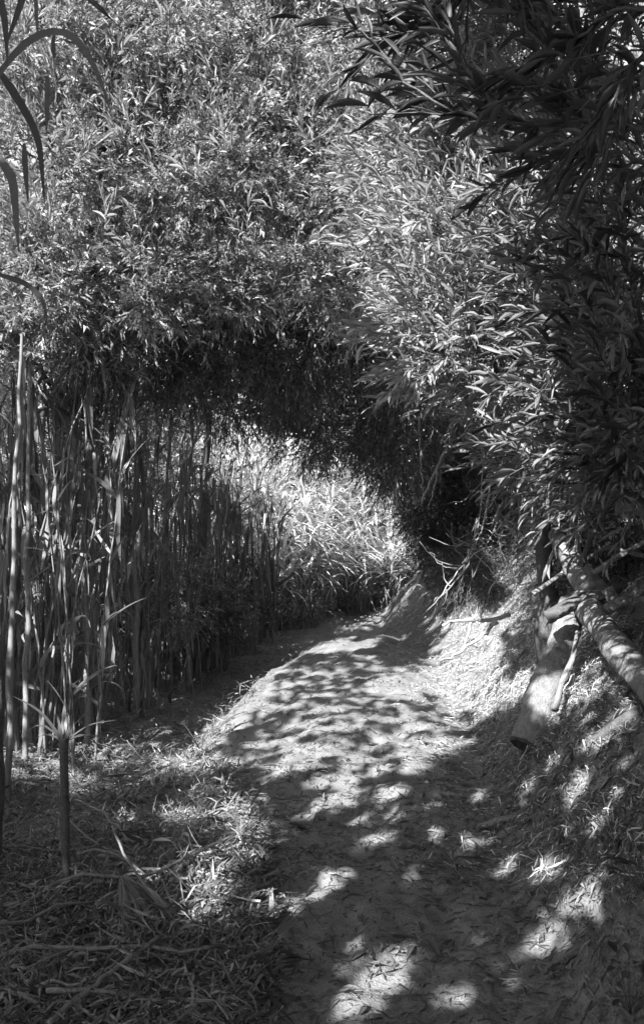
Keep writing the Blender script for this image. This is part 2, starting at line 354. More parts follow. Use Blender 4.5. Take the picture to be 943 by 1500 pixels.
sprays(LEFTTREE, [(240, 30, 6.5, 1.2), (180, 95, 6.6, 1), (120, 235, 6.7, 1), (245, 275, 6.8, 1.1), (200, 180, 6.7, 1), (90, 130, 6.6, 1), (60, 330, 6.8, 1), (150, 330, 6.9, 1.1), (210, 350, 7.0, .9), (30, 60, 6.5, 1.1), (100, 420, 7.0, 1), (20, 440, 6.9, 1), (170, 20, 6.6, 1)])
sprays(MIDTREE, [(400, 430, 7.3, 1.25), (340, 225, 6.9, 1.1), (440, 215, 7.0, 1.1), (475, 225, 7.0, 1.2), (300, 265, 6.9, 1), (380, 70, 6.6, 1), (510, 85, 6.8, 1), (330, 130, 6.7, 1), (500, 300, 7.0, 1), (420, 310, 7.0, .9), (530, 180, 6.9, 1.2), (355, 345, 7.1, 1), (480, 150, 6.8, 1)])
for pts in ([(240, -20, 6.9), (290, 60, 6.9), (340, 120, 7.0), (395, 165, 7.2)], [(560, -30, 7.0), (540, 60, 7.0), (545, 130, 7.1), (520, 190, 7.2)], [(400, -20, 6.9), (385, 60, 6.9), (395, 130, 7.1), (370, 200, 7.4)],
            [(300, 470, 7.9), (350, 425, 7.7), (430, 405, 7.6), (520, 372, 7.5)], [(330, 330, 7.6), (300, 260, 7.4), (305, 200, 7.2)]):
    g = Geo(); tube(g, poly([at(*p) for p in pts], 14, .012), np.linspace(.013, .004, 14), 6); part('branch', g, M['bark_dark'], MIDTREE, True)
b = gpt(760, 12.5)
DK = dict(bias=(0, -.2, -.3), hole=.2)
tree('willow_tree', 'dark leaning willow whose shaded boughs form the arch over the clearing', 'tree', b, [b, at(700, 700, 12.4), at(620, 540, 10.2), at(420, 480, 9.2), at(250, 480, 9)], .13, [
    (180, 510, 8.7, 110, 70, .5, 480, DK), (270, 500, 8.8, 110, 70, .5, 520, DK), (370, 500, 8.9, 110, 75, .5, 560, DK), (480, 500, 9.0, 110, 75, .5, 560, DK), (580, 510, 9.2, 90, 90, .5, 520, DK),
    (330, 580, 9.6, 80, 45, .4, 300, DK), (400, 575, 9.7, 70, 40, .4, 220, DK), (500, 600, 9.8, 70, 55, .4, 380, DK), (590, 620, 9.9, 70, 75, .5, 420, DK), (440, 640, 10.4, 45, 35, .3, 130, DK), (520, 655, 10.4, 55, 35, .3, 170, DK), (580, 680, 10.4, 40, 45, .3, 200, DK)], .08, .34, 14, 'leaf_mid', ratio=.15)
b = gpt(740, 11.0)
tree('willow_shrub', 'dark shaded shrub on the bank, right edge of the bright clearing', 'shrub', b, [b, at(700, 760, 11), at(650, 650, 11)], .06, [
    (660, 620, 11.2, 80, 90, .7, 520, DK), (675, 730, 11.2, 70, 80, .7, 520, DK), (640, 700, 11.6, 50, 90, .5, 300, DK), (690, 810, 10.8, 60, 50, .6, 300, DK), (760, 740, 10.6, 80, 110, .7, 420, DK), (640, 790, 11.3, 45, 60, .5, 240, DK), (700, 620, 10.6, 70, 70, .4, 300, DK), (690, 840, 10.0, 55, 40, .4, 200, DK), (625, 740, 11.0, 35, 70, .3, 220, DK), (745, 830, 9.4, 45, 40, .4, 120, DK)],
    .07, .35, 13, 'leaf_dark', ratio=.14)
b = gpt(800, 6.6)
tree('willow_tree', 'sunlit willow right of the arch with pale leaves catching light', 'tree', b, [b, at(800, 700, 6.4), at(760, 500, 6.2), at(720, 200, 6)], .07, [
    (610, 250, 6.2, 80, 90, .5, 110, RIGHTB), (700, 230, 6.0, 100, 90, .6, 170, RIGHTB), (640, 380, 5.6, 75, 80, .5, 130, RIGHTB), (740, 380, 5.6, 100, 90, .6, 170, RIGHTB),
    (640, 500, 5.2, 55, 55, .4, 85, RIGHTB), (740, 510, 5.4, 80, 70, .5, 130, RIGHTB), (800, 630, 5.8, 70, 60, .5, 100, RIGHTB), (850, 680, 6.2, 70, 60, .4, 90, RIGHTB), (830, 300, 5.8, 110, 120, .6, 170, RIGHTB), (930, 40, 6.6, 100, 100, .5, 150, RIGHTB), (800, 50, 6.6, 100, 90, .5, 150, RIGHTB), (690, 90, 6.6, 80, 80, .5, 110, RIGHTB), (840, 520, 5.6, 100, 120, .6, 170, RIGHTB)],
    .125, .40, 13, 'leaf_pale', ones=300, near=True, ratio=.135, stem_r=.003, droop=.03)
b = gpt(960, 4.2)
tree('willow_shrub', 'overgrown willow shrub with long leaves along the right edge of the photo', 'shrub', b, [b, at(960, 800, 4.2), at(940, 500, 4), at(900, 250, 4)], .05, [
    (880, 260, 3.9, 110, 80, .4, 60, RIGHTB), (930, 400, 3.7, 110, 100, .4, 75, RIGHTB), (860, 440, 4.2, 90, 100, .4, 60, RIGHTB), (930, 560, 3.7, 110, 100, .4, 75, RIGHTB),
    (850, 600, 4.2, 80, 70, .4, 50, RIGHTB), (960, 680, 4.0, 70, 60, .4, 50, RIGHTB), (850, 680, 4.6, 60, 50, .4, 35, RIGHTB)],
    .125, .38, 13, 'leaf_mid', ones=300, near=True, ratio=.145, mat1='leaf_dark_obj', droop=.03)
# near bough hanging in at the top right: every leaf single
t = thing('willow_tree', (1.9, 1.9, height(1.9, 1.9)), 'near willow whose black boughs hang into the top right corner', 'tree')
g = Geo(); tube(g, poly([(1.9, 1.9, height(1.9, 1.9)-.1), (1.85, 1.9, 1.8), (1.7, 2.0, 3.6)], 12, .01), np.linspace(.07, .04, 12), 9, wob=.06); part('trunk', g, M['bark_dark'], t, True)
BO = [[(990, 195, 2.2), (860, 180, 2.2), (740, 178, 2.2), (650, 165, 2.25), (590, 120, 2.3)], [(990, 120, 2.4), (880, 110, 2.3), (800, 60, 2.3), (720, -10, 2.3)],
      [(990, 20, 2.1), (900, 10, 2.1), (840, 60, 2.1), (780, 100, 2.15)], [(1000, 60, 2.0), (930, 90, 2.0), (890, 160, 2.05), (860, 210, 2.1)], [(740, 178, 2.2), (690, 110, 2.2), (640, 40, 2.25), (610, -30, 2.3)],
      [(700, -40, 2.5), (650, 30, 2.5), (600, 50, 2.5), (560, 60, 2.5)], [(860, 180, 2.2), (820, 110, 2.15), (770, 40, 2.1), (750, -30, 2.1)], [(1000, 260, 2.4), (900, 225, 2.4), (840, 215, 2.4), (780, 235, 2.5)]]
LP = []
for bo in BO:
    pts = poly([at(*p) for p in bo], 14, .004); g = Geo(); tube(g, pts, np.linspace(.009, .0025, 14), 6); part('bough', g, M['bark_dark'], t, True)
    for k in range(1, 14):
        for s_ in range(4):
            tt = nrm(pts[k]-pts[k-1]); d = tt*R(.3, 1)+rng.normal(0, .45, 3)+np.array([-.1, 0, R(-.7, .8)]); LP.append((pts[k], d))
    for k in (1, 2, 3, 4, 5, 6, 7, 8, 9, 10, 11, 12, 13):
        st0 = pts[k]; tt = nrm(pts[k]-pts[k-1]); d = nrm(tt+np.array([R(-.3, .3), R(-.2, .2), R(-.9, .9)])); Lq = R(.14, .26)
        g = Geo(); tube(g, [st0, st0+d*Lq*.5, st0+d*Lq+np.array([0, 0, -.02])], [.003, .002, .001], 4); part('shoot', g, M['bark_dark'], t, True)
        for m_ in range(8):
            s_ = (m_+1)/8; LP.append((st0+d*Lq*s_, d*.9+rng.normal(0, .5, 3)*(1.2-s_)))
P = np.array([p for p, _ in LP]); D = np.array([d for _, d in LP]); sel = rng.permutation(len(P))[:int(len(P)*.58)]; L = R(.06, .115, len(P))
a_, b_ = sel[:300], sel[300:]
single('leaf', 'near', NEAR, M['leaf_dark_obj'], P[a_], D[a_], L[a_], L[a_]*.15, t, None, rng.normal(0, .8, len(a_)))
if len(b_):
    g = Geo(); lay(g, NEAR, P[b_], D[b_], L[b_], L[b_]*.15, None, rng.normal(0, .8, len(b_))); part('crown', g, M['leaf_dark'], t, True, kind='stuff')

# --- far trees that close the view
for k, (px, Y, lab) in enumerate([(-60, 17, 'far leafy tree behind the cane thicket at the left edge'), (160, 18, 'far leafy tree seen through the canes left of the clearing'), (560, 19.5, 'far leafy tree standing behind the sunlit clearing'),
                                  (330, 19, 'far leafy tree above the sunlit cane tufts of the clearing'), (860, 17, 'far tree on top of the bank behind the dark shrub'), (700, 20, 'far tree on the bank right of the clearing')]):
    b = gpt(px, Y); cl = []
    for j in range(7):
        cl.append((px+[0, -110, 110, 0, -110, 110, 0][j], [350, 420, 400, 620, 700, 720, 60][j], Y-.4, 120, 150, 1.3, 330, dict(bias=(0, -.3, 0), hole=.15)))
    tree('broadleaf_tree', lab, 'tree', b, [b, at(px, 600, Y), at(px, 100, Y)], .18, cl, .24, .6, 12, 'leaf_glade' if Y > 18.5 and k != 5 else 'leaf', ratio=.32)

# --- sunlit clearing: cane tufts with bent-over blades, and bushes
def tuft(px, py, Y, n, Lb, label, spread=1.0, lean=(0, 0, 0), name='cane_tuft', mat='reed_lit', h=None):
    c = at(px, py, Y); x, y = c[0], c[1]; z0 = float(height(x, y)); t = thing(name, (x, y, z0), label, 'reed clump', 'bright cane tufts in the clearing')
    top = c[2]-z0; m = 12; g = Geo(); P, D = [], []
    for k in range(m):
        bx, by = x+rng.normal(0, .15), y+rng.normal(0, .15); tp = np.array([x+rng.normal(0, .35*spread), y+rng.normal(0, .25), c[2]+R(-.25, .35)])
        cv = curve((bx, by, float(height(bx, by))-.03), tp, 7, .1, (lean[0], lean[1], 0)); tube(g, cv, np.linspace(.013, .006, 7), 5)
        for q_ in range(n//m):
            s_ = R(.45, 1); i_ = s_*6; i0 = min(int(i_), 5); p = cv[i0]*(1-(i_-i0))+cv[i0+1]*(i_-i0)
            P.append(p); D.append(np.array([rng.normal(0, .7)+lean[0], rng.normal(-.25, .5), R(-.1, .9)]))
    part('stalks', g, M['cane'], t, True, kind='stuff', rec=True)
    P, D = np.array(P), np.array(D); L = R(.6, 1.25, len(P))*Lb
    g = Geo(); lay(g, BLADE_FAR, P, D, L, L*R(.045, .075, len(P))); part('blades', g, M[mat], t, True, kind='stuff', rec=True)
TF = [(395, 700, 14.8, 150, 'pale cane tuft beside the last dark canes, upper left of the clearing'), (440, 740, 14.6, 190, 'large sunlit cane tuft with arching blades, brightest in the clearing'),
      (400, 790, 14.6, 150, 'low sunlit cane tuft left in the clearing'), (460, 800, 15.2, 120, 'drooping sunlit cane tuft just left of the clearing centre'), (530, 720, 15.8, 150, 'tall sunlit cane tuft at the back of the clearing'),
      (570, 790, 15.6, 130, 'drooping sunlit cane tuft on the right of the clearing'), (510, 820, 16.2, 120, 'sunlit cane tuft directly above the end of the path'), (600, 740, 16.4, 130, 'sunlit cane tuft against the dark shrub'),
      (380, 640, 15.2, 130, 'high cane tuft under the leafy arch, left in the clearing'), (480, 660, 15.8, 150, 'high cane tuft under the middle of the arch'), (330, 690, 15.2, 120, 'sunlit cane tuft seen between the dark canes')]
for (px, py, Y, n, lab) in TF: tuft(px, py, Y, int(n*1.5), .85, lab)
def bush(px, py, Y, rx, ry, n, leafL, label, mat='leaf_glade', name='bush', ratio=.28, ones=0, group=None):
    b = gpt(px, Y); return tree(name, label, 'bush', b, [b-np.array([0, 0, .05]), at(px, py+ry*.5, Y), at(px, py, Y)], .02, [(px, py, Y, rx, ry, rx*Y/F*.7, n, dict(bias=(0, -.1, .2), hole=.2))], leafL, .25, 10, mat, ratio=ratio, ones=ones, trunk_name='stem', group=group)
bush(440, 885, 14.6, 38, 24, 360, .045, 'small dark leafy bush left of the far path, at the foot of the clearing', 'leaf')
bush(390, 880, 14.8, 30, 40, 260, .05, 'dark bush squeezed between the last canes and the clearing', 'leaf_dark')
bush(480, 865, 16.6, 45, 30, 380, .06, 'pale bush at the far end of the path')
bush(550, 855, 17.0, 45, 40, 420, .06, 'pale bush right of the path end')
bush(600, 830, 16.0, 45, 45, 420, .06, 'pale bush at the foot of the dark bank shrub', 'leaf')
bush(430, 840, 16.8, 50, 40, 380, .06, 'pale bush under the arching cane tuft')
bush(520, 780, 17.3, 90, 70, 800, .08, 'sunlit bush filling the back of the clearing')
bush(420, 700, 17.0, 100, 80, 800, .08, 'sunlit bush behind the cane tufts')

# --- cane thicket at the left
CANE_N = [0]
def cane(px, Y, Hc, r, lean, nleaf, label, hang=.62, group='canes of the thicket left of the path', lf=.45, mat='reed'):
    x = (px-CX)/F*Y; z = float(height(x, Y)); t = thing('giant_cane', (x, Y, z), label, 'cane', group)
    n = 16; s_ = np.linspace(0, 1, n); pts = np.stack([x+lean[0]*s_**1.4*Hc, Y+lean[1]*s_**1.4*Hc, z-.05+s_*Hc], 1); pts[1:] += rng.normal(0, .008, (n-1, 3))
    g = Geo(); nn = []
    rr = []
    for k in range(n-1):                                   # joints: a thicker ring at each node
        for f, a in ((0, 1.22), (.06, 1.0), (.9, .96)): nn.append(pts[k]*(1-f)+pts[k+1]*f); rr.append(r*a*(1-.6*(k+f)/n))
    tube(g, nn, rr, 6, cap=False); part('stalk', g, M['cane'], t, True, rec=True)
    P, D, L, W, RO = [], [], [], [], []
    for k in range(nleaf):
        s0 = R(.12, 1) if k > 2 else R(.75, 1); i_ = s0*(n-1); i0 = min(int(i_), n-2); p = pts[i0]*(1-(i_-i0))+pts[i0+1]*(i_-i0); a = R(0, 6.28)
        if rng.random() < hang: d = np.array([math.cos(a)*.13, math.sin(a)*.13, -1.0])
        else: d = np.array([math.cos(a)*.7, math.sin(a)*.7, R(.2, 1.3)])
        P.append(p); D.append(d); L.append(lf*R(.6, 1.3)); W.append(R(.028, .055)); RO.append(R(-.6, .6))
    P, D, L, W = map(np.array, (P, D, L, W)); h_ = D[:, 2] < -.5
    for msk, tm, ky in ((h_, [BLADE[0], BLADE[4]], 'hang'), (~h_, BLADE[:4], 'blade')):
        if msk.any(): single('blade', ky, tm, M[mat], P[msk], D[msk], L[msk], W[msk], t, None, rng.normal(0, .8, msk.sum()))
    SHADE_PTS.append(P)
rows = [(0, 150, 8.2, 8.9, 46, 'stout cane in the front row of the thicket, at the left edge'), (100, 235, 9.2, 10.2, 34, 'cane standing in the middle of the thicket, above the dry litter'),
        (190, 330, 10.6, 12.0, 34, 'thin cane at the back of the thicket, rising into the dark foliage'), (285, 400, 12.0, 13.6, 46, 'thin dark cane at the right end of the thicket beside the far path'),
        (-20, 260, 10.2, 12, 30, 'shaded cane behind the front row of the thicket')]
for (a, b_, y0, y1, n, lab) in rows:
    for k in range(n):
        px = R(a, b_); f = (px-a)/(b_-a); Y = y0+(y1-y0)*f+R(-.35, .35)
        cane(px, Y, R(2.6, 4.4) if a != 285 else R(1.9, 3.0), R(.008, .017), (rng.normal(-.02, .13), R(-.12, .06)), 17, lab, lf=.42)
for k in range(14):
    cane(R(-20, 170), R(7.4, 8.2), R(2.9, 4.0), R(.008, .014), (rng.normal(0, .14), R(-.05, .05)), 19, 'leafy cane in front of the thicket, its top mixed into the willow leaves', lf=.45, group='leafy canes in front of the thicket')
for k in range(16):
    cane(R(20, 150) if k < 6 else R(120, 300), R(8.8, 9.8) if k < 6 else R(10.2, 11.3), R(1.6, 2.8), R(.006, .011), (R(.2, .45)*(1 if k < 6 else -1), R(-.1, .1)), 5, 'dead cane leaning across the upright canes of the thicket', lf=.35, group='dead leaning canes in the thicket')
cane(12, 6.6, 3.6, .028, (.03, 0), 7, 'thick pale cane nearest the camera at the left edge', group=None)
cane(38, 7.6, 4.6, .026, (.015, 0), 7, 'tall pale cane with a bright upper stalk near the left edge', group=None)
cane(200, 9.6, 4.2, .03, (-.005, 0), 6, 'straight pale cane standing alone right of the front row', group=None)
cane(128, 8.4, 3.4, .034, (-.03, 0), 8, 'thickest cane with a split bright foot in the front row', group=None)
cane(375, 12.8, 2.2, .032, (-.04, 0), 3, 'short dark leaning cane, last one before the clearing', group=None)
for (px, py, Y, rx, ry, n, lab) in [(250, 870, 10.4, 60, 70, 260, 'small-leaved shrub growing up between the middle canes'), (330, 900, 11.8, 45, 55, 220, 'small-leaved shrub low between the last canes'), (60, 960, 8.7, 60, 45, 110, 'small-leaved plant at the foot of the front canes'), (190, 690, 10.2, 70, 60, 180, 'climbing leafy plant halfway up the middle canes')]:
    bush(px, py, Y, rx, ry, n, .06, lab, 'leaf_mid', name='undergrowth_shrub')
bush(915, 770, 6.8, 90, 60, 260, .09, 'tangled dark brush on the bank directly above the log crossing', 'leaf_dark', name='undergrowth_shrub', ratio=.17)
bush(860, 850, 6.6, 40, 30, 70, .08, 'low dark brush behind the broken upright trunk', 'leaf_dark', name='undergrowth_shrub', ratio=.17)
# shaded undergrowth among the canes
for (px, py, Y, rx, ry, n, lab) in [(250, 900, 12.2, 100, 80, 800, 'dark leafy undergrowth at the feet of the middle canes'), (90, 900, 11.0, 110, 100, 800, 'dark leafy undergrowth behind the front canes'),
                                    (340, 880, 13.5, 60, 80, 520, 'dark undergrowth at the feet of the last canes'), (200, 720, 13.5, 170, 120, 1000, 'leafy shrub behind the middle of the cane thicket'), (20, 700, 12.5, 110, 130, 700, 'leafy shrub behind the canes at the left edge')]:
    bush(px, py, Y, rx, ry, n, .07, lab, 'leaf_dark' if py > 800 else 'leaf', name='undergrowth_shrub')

# drooping blades of a near cane, top left
t = thing('giant_cane', (-1.25, 2.2, height(-1.25, 2.2)), 'near cane at the top left corner with wide drooping dark blades', 'cane')
g = Geo(); tube(g, poly([(-1.25, 2.2, height(-1.25, 2.2)-.05), (-1.2, 2.3, 1.8), (-1.02, 2.45, 3.4)], 20), np.linspace(.02, .012, 20), 8); part('stalk', g, M['cane'], t, True)
def ribbon(pts, wd, n=14, face=(0, -1, .2)):
    p = poly(pts, n); tn = nrm(np.gradient(p, axis=0)); sd_ = nrm(np.cross(tn, np.asarray(face, float))); s_ = np.linspace(0, 1, n)
    wv = wd*.5*np.minimum(1, .45+2.5*s_)*(1-s_**2.5)+.0008; nz = nrm(np.cross(sd_, tn))
    V = np.stack([p-sd_*wv[:, None]+nz*.12*wv[:, None], p, p+sd_*wv[:, None]+nz*.12*wv[:, None]], 1)
    i_ = np.arange(n-1)[:, None]*3; return Geo().add(V, quad=np.concatenate([i_+[0, 1, 4, 3], i_+[1, 2, 5, 4]]))
for pts, wd in [([(-10, 120, 2.3), (40, 55, 2.3), (90, 38, 2.3), (125, 70, 2.25), (150, 120, 2.2), (163, 165, 2.2)], .032), ([(-5, -30, 2.0), (8, 30, 2.0), (12, 95, 2.0)], .022), ([(-10, 90, 2.4), (30, 150, 2.4), (58, 200, 2.4), (66, 300, 2.4)], .03),
                ([(45, -40, 2.5), (30, 10, 2.5), (8, 70, 2.5)], .03), ([(70, 110, 2.6), (70, 150, 2.6), (68, 200, 2.6)], .022), ([(36, 210, 2.5), (38, 250, 2.5), (42, 300, 2.5)], .022), ([(-10, 220, 2.2), (20, 260, 2.2), (28, 370, 2.2)], .03),
                ([(110, -20, 2.2), (150, 15, 2.2), (185, 50, 2.3)], .02), ([(-8, 400, 2.6), (40, 415, 2.6), (66, 440, 2.6), (70, 485, 2.6)], .022), ([(52, -20, 2.4), (54, 20, 2.4), (56, 60, 2.4)], .014), ([(80, 85, 2.5), (78, 60, 2.5), (84, 38, 2.5)], .016)]:
    o = part('blade', ribbon([at(*p) for p in pts], wd*.72), M['reed_dark'], t, True)

# ------------------------------------------------------------------ logs, dead branches, roots
def log(name, label, pts, r0, r1, mat='bark', cat='log', cut=True, stubs=(), n=36):
    P = poly([at(*p) for p in pts], n, min(.004, r0*.035))
    if 'thick pale' in label: P[:, 2] -= max(0, P[0, 2]-float(height(P[0, 0], P[0, 1]))-r0*.75)*np.linspace(1, 0, n)
    if 'running down' in label: P[:, 2] = np.maximum(P[:, 2], height(P[:, 0], P[:, 1])+r0*.8); P[1:-1] = (P[:-2]+2*P[1:-1]+P[2:])/4
    t = thing(name, P[0], label, cat); g = Geo()
    rad = np.linspace(r0, r1, n)*(1+.06*np.sin(np.linspace(0, 13, n)+r0*90)+rng.normal(0, .012, n)); tube(g, P, rad, 24, wob=.045); part('trunk' if cat == 'log' else 'stem', g, M[mat], t, True, rec=True)
    if cut:
        d = nrm(P[0]-P[1]); X, Z = nrm(np.cross(d, [0, 0, 1.0])), None; Z = np.cross(X, d); V = [P[0]+d*.012]; tri = []; a = np.linspace(0, 6.283, 20, endpoint=False)
        for f, dd in ((.3, .018), (.62, .010), (.9, .016), (1.0, .0)):
            V += [P[0]+d*(dd+rng.uniform(-.004, .004))+(X*math.cos(q_)+Z*math.sin(q_))*r0*f*.99*rng.uniform(.97, 1.02) for q_ in a]
        for k in range(20): tri.append((0, 1+k, 1+(k+1) % 20))
        for rg in range(3):
            for k in range(20):
                a0, a1 = 1+rg*20+k, 1+rg*20+(k+1) % 20; tri += [(a0, a0+20, a1), (a1, a0+20, a1+20)]
        part('cut_end', Geo().add(np.array(V), tri=tri), M['cut'], t)
    for sp, sr in stubs:
        g = Geo(); tube(g, poly([at(*p) for p in sp], 8, .004), np.linspace(sr, sr*.5, 8), 8, wob=.08); part('branch', g, M[mat], t, True)
    return t
log('fallen_log', 'thick pale log leaning on the bank, its round dark cut end facing the path', [(770, 1028, 5.30), (800, 965, 5.45), (822, 930, 5.55), (838, 880, 5.7)], .105, .082)
log('fallen_log', 'pale dappled log running from the crossing branches down to the right edge', [(852, 880, 5.45), (885, 925, 4.95), (915, 965, 4.5), (975, 1030, 3.95)], .075, .078, cut=False)
log('fallen_log', 'upright broken trunk above the log crossing, peeling bark', [(870, 872, 5.6), (845, 835, 5.8), (822, 800, 6.0), (812, 780, 6.1)], .10, .045, cut=False)
log('dead_branch', 'dark crooked branch lying across the top of the leaning log', [(800, 905, 5.35), (845, 880, 5.3), (890, 868, 5.3), (905, 862, 5.4)], .045, .03, 'bark_dark', 'branch', False)
log('dead_branch', 'short pale broken branch end on the crossing, pointing up left', [(888, 862, 5.1), (902, 885, 5.1), (950, 905, 5.1)], .035, .03, 'bark', 'branch', False)
log('dead_branch', 'smooth grey branch reaching right from the log crossing', [(888, 893, 5.0), (910, 880, 5.0), (955, 882, 5.0)], .03, .028, 'bark', 'branch', False)
log('dead_branch', 'dark broken branch stub behind the right-hand log', [(905, 935, 5.3), (925, 945, 5.3), (960, 955, 5.2)], .07, .07, 'bark_dark', 'branch', False)
log('dead_branch', 'dark cut log end sticking out of the leaves at the right', [(800, 625, 4.9), (840, 628, 4.9), (900, 634, 5.0)], .062, .07, 'bark_dark', 'log', True)
log('dead_branch', 'grey branch behind the crossing running up to the right edge', [(868, 840, 5.6), (905, 815, 5.6), (950, 790, 5.6)], .02, .014, 'bark', 'branch', False)
log('dead_branch', 'slim branch rising steeply above the broken trunk', [(850, 830, 5.7), (868, 780, 5.8), (905, 720, 5.9), (930, 650, 6)], .02, .01, 'bark_dark', 'branch', False)
log('dead_branch', 'branch crossing behind the broken trunk from left to right', [(780, 870, 6.0), (830, 835, 6.0), (890, 800, 6.0), (943, 815, 6.0)], .016, .014, 'bark', 'branch', False)
log('exposed_root', 'gnarled root on the bank at the lower right edge', [(862, 1092, 4.6), (890, 1072, 4.5), (920, 1050, 4.4), (960, 1030, 4.4)], .028, .032, 'bark_dark', 'root', False)
log('exposed_root', 'half-buried root curving across the litter right of the path', [(700, 1212, 4.78), (735, 1200, 4.75), (770, 1196, 4.7), (790, 1204, 4.7)], .018, .012, 'bark', 'root', False)
log('exposed_root', 'slim root standing between the leaning log and the right-hand log', [(846, 925, 5.3), (838, 965, 5.25), (822, 1000, 5.2), (812, 1040, 5.1)], .014, .02, 'bark', 'root', False)
def ground_branch(label, pts, r, mat='dead', subs=(), name='dead_branch', cat='branch', lift=.03):
    P = poly([at(*p) for p in pts], 16, .006); dz = 0
    if name == 'dead_branch' and 'bleached' in label: dz = max(0, float((height(P[:, 0], P[:, 1])-P[:, 2]).max())+.05); P[:, 2] += dz*.6; P[:, 2] = np.maximum(P[:, 2], height(P[:, 0], P[:, 1])+.045)
    t = thing(name, P[0], label, cat); g = Geo(); tube(g, P, np.linspace(r, r*.45, 16), 7, wob=.08); part('stem', g, M[mat], t, True, rec=True)
    for s_ in subs:
        g = Geo(); tube(g, poly([at(*p)+np.array([0, 0, dz*.6]) for p in s_], 9, .005), np.linspace(r*.6, r*.2, 9), 5); part('twig', g, M[mat], t, True)
ground_branch('bleached arched dead branch, upper of the two on the sunlit bank', [(745, 900, 6.8), (720, 908, 6.7), (690, 910, 6.6), (665, 908, 6.5), (648, 916, 6.4)], .02, subs=[[(702, 910, 6.6), (706, 895, 6.6), (708, 880, 6.6)], [(690, 910, 6.6), (682, 940, 6.5), (672, 958, 6.4)]])
ground_branch('bleached dead branch, lower of the two on the sunlit bank', [(728, 912, 6.6), (705, 930, 6.5), (680, 950, 6.4), (660, 965, 6.3), (642, 968, 6.2)], .016, subs=[[(715, 920, 6.5), (722, 908, 6.5), (735, 905, 6.5)]])
ground_branch('bare forked dead branch hanging in front of the dark shrub', [(668, 620, 5.6), (655, 660, 5.5), (640, 690, 5.5), (625, 715, 5.5), (617, 742, 5.5)], .016, 'bark', subs=[[(640, 690, 5.5), (636, 715, 5.5), (626, 748, 5.5)], [(655, 660, 5.5), (648, 640, 5.5), (630, 622, 5.5)], [(660, 645, 5.5), (680, 640, 5.5), (695, 625, 5.4)]])
ground_branch('thin bare twig hanging left of the forked branch', [(612, 610, 5.6), (615, 650, 5.6), (616, 690, 5.6), (619, 728, 5.6)], .009, 'bark', subs=[[(614, 640, 5.6), (604, 622, 5.6), (598, 608, 5.6)], [(616, 668, 5.6), (630, 645, 5.6), (634, 630, 5.6)]])
for k, (x0, y0, x1, y1, lab) in enumerate([(705, 640, 670, 860, 'long thin bare stem hanging over the dark shrub'), (720, 700, 640, 880, 'bowed bare stem trailing down the bank'), (745, 660, 690, 850, 'bare twiggy stem above the sunlit bank'),
                                           (760, 700, 715, 870, 'tangled bare stem left of the broken trunk'), (700, 760, 620, 900, 'low bare stem reaching towards the path'), (790, 740, 740, 880, 'short bare stem beside the broken trunk')]):
    Y = 6.6; mx_, my_ = (x0+x1)/2+R(10, 30), (y0+y1)/2; subs = []
    for j in range(9):
        f = R(.15, .9); bx, by = x0+(x1-x0)*f+12, y0+(y1-y0)*f; a = R(-3.14, 3.14); l_ = R(25, 70)
        subs.append([(bx, by, Y), (bx+l_*.5*math.cos(a), by+l_*.5*math.sin(a)+4, Y+R(-.1, .1)), (bx+l_*math.cos(a+.3), by+l_*math.sin(a+.3), Y+R(-.2, .2))])
    ground_branch(lab, [(x0, y0, Y), (mx_, my_, Y), (x1, y1, Y)], .009, 'dead' if k % 2 else 'bark', subs)
# dark trunk sliver at the left edge
g = Geo(); b = gpt(-12, 4.6); t = thing('tree_stump', b, 'dark slim trunk cut by the left edge of the photo', 'trunk')
tube(g, poly([b-np.array([0, 0, .1]), at(-8, 1200, 4.6), at(-4, 1050, 4.6), at(-2, 930, 4.6)], 12, .004), np.linspace(.05, .035, 12), 10, wob=.05); part('trunk', g, M['bark_dark'], t, True)
# broken cane stub with a fan of blades
b = gpt(97, 4.3); b[2] = at(97, 1310, 4.3)[2]; t = thing('cane_stub', b, 'broken upright cane stub with a fan of pale blades at its top', 'cane stub')
P = poly([b-np.array([0, 0, .25]), at(97, 1250, 4.3), at(95, 1160, 4.3), at(94, 1082, 4.3)], 20, .001); g = Geo(); rr = np.full(20, .021); rr[[6, 13]] = .025; tube(g, P, rr, 12); part('stalk', g, M['bark_dark'], t, True)
for f in range(7):                                       # split, frayed top
    a = f*.9; e = P[-1]+np.array([math.cos(a)*.019, math.sin(a)*.019, -.01]); part('splinter', ribbon([e, e+np.array([math.cos(a)*.004, math.sin(a)*.004, R(.01, .045)]), e+np.array([math.cos(a)*.008, math.sin(a)*.008, R(.05, .08)])], .012, 4), M['reed_dark'], t)
top = P[-1]
for (x1, y1, x2, y2) in [(60, 1050, 0, 1110), (60, 1040, 20, 1020), (130, 1060, 170, 1055), (120, 1075, 165, 1082), (98, 1050, 104, 1015), (86, 1055, 78, 1030), (110, 1060, 130, 1040), (70, 1070, 30, 1100), (125, 1070, 150, 1100)]:
    part('blade', ribbon([top-np.array([0, 0, .02]), at(x1, y1, 4.3+R(-.1, .1)), at(x2, y2, 4.3+R(-.2, .2))], R(.012, .02), 8, face=(0, -.3, 1)), M['reed_dark'], t, True)

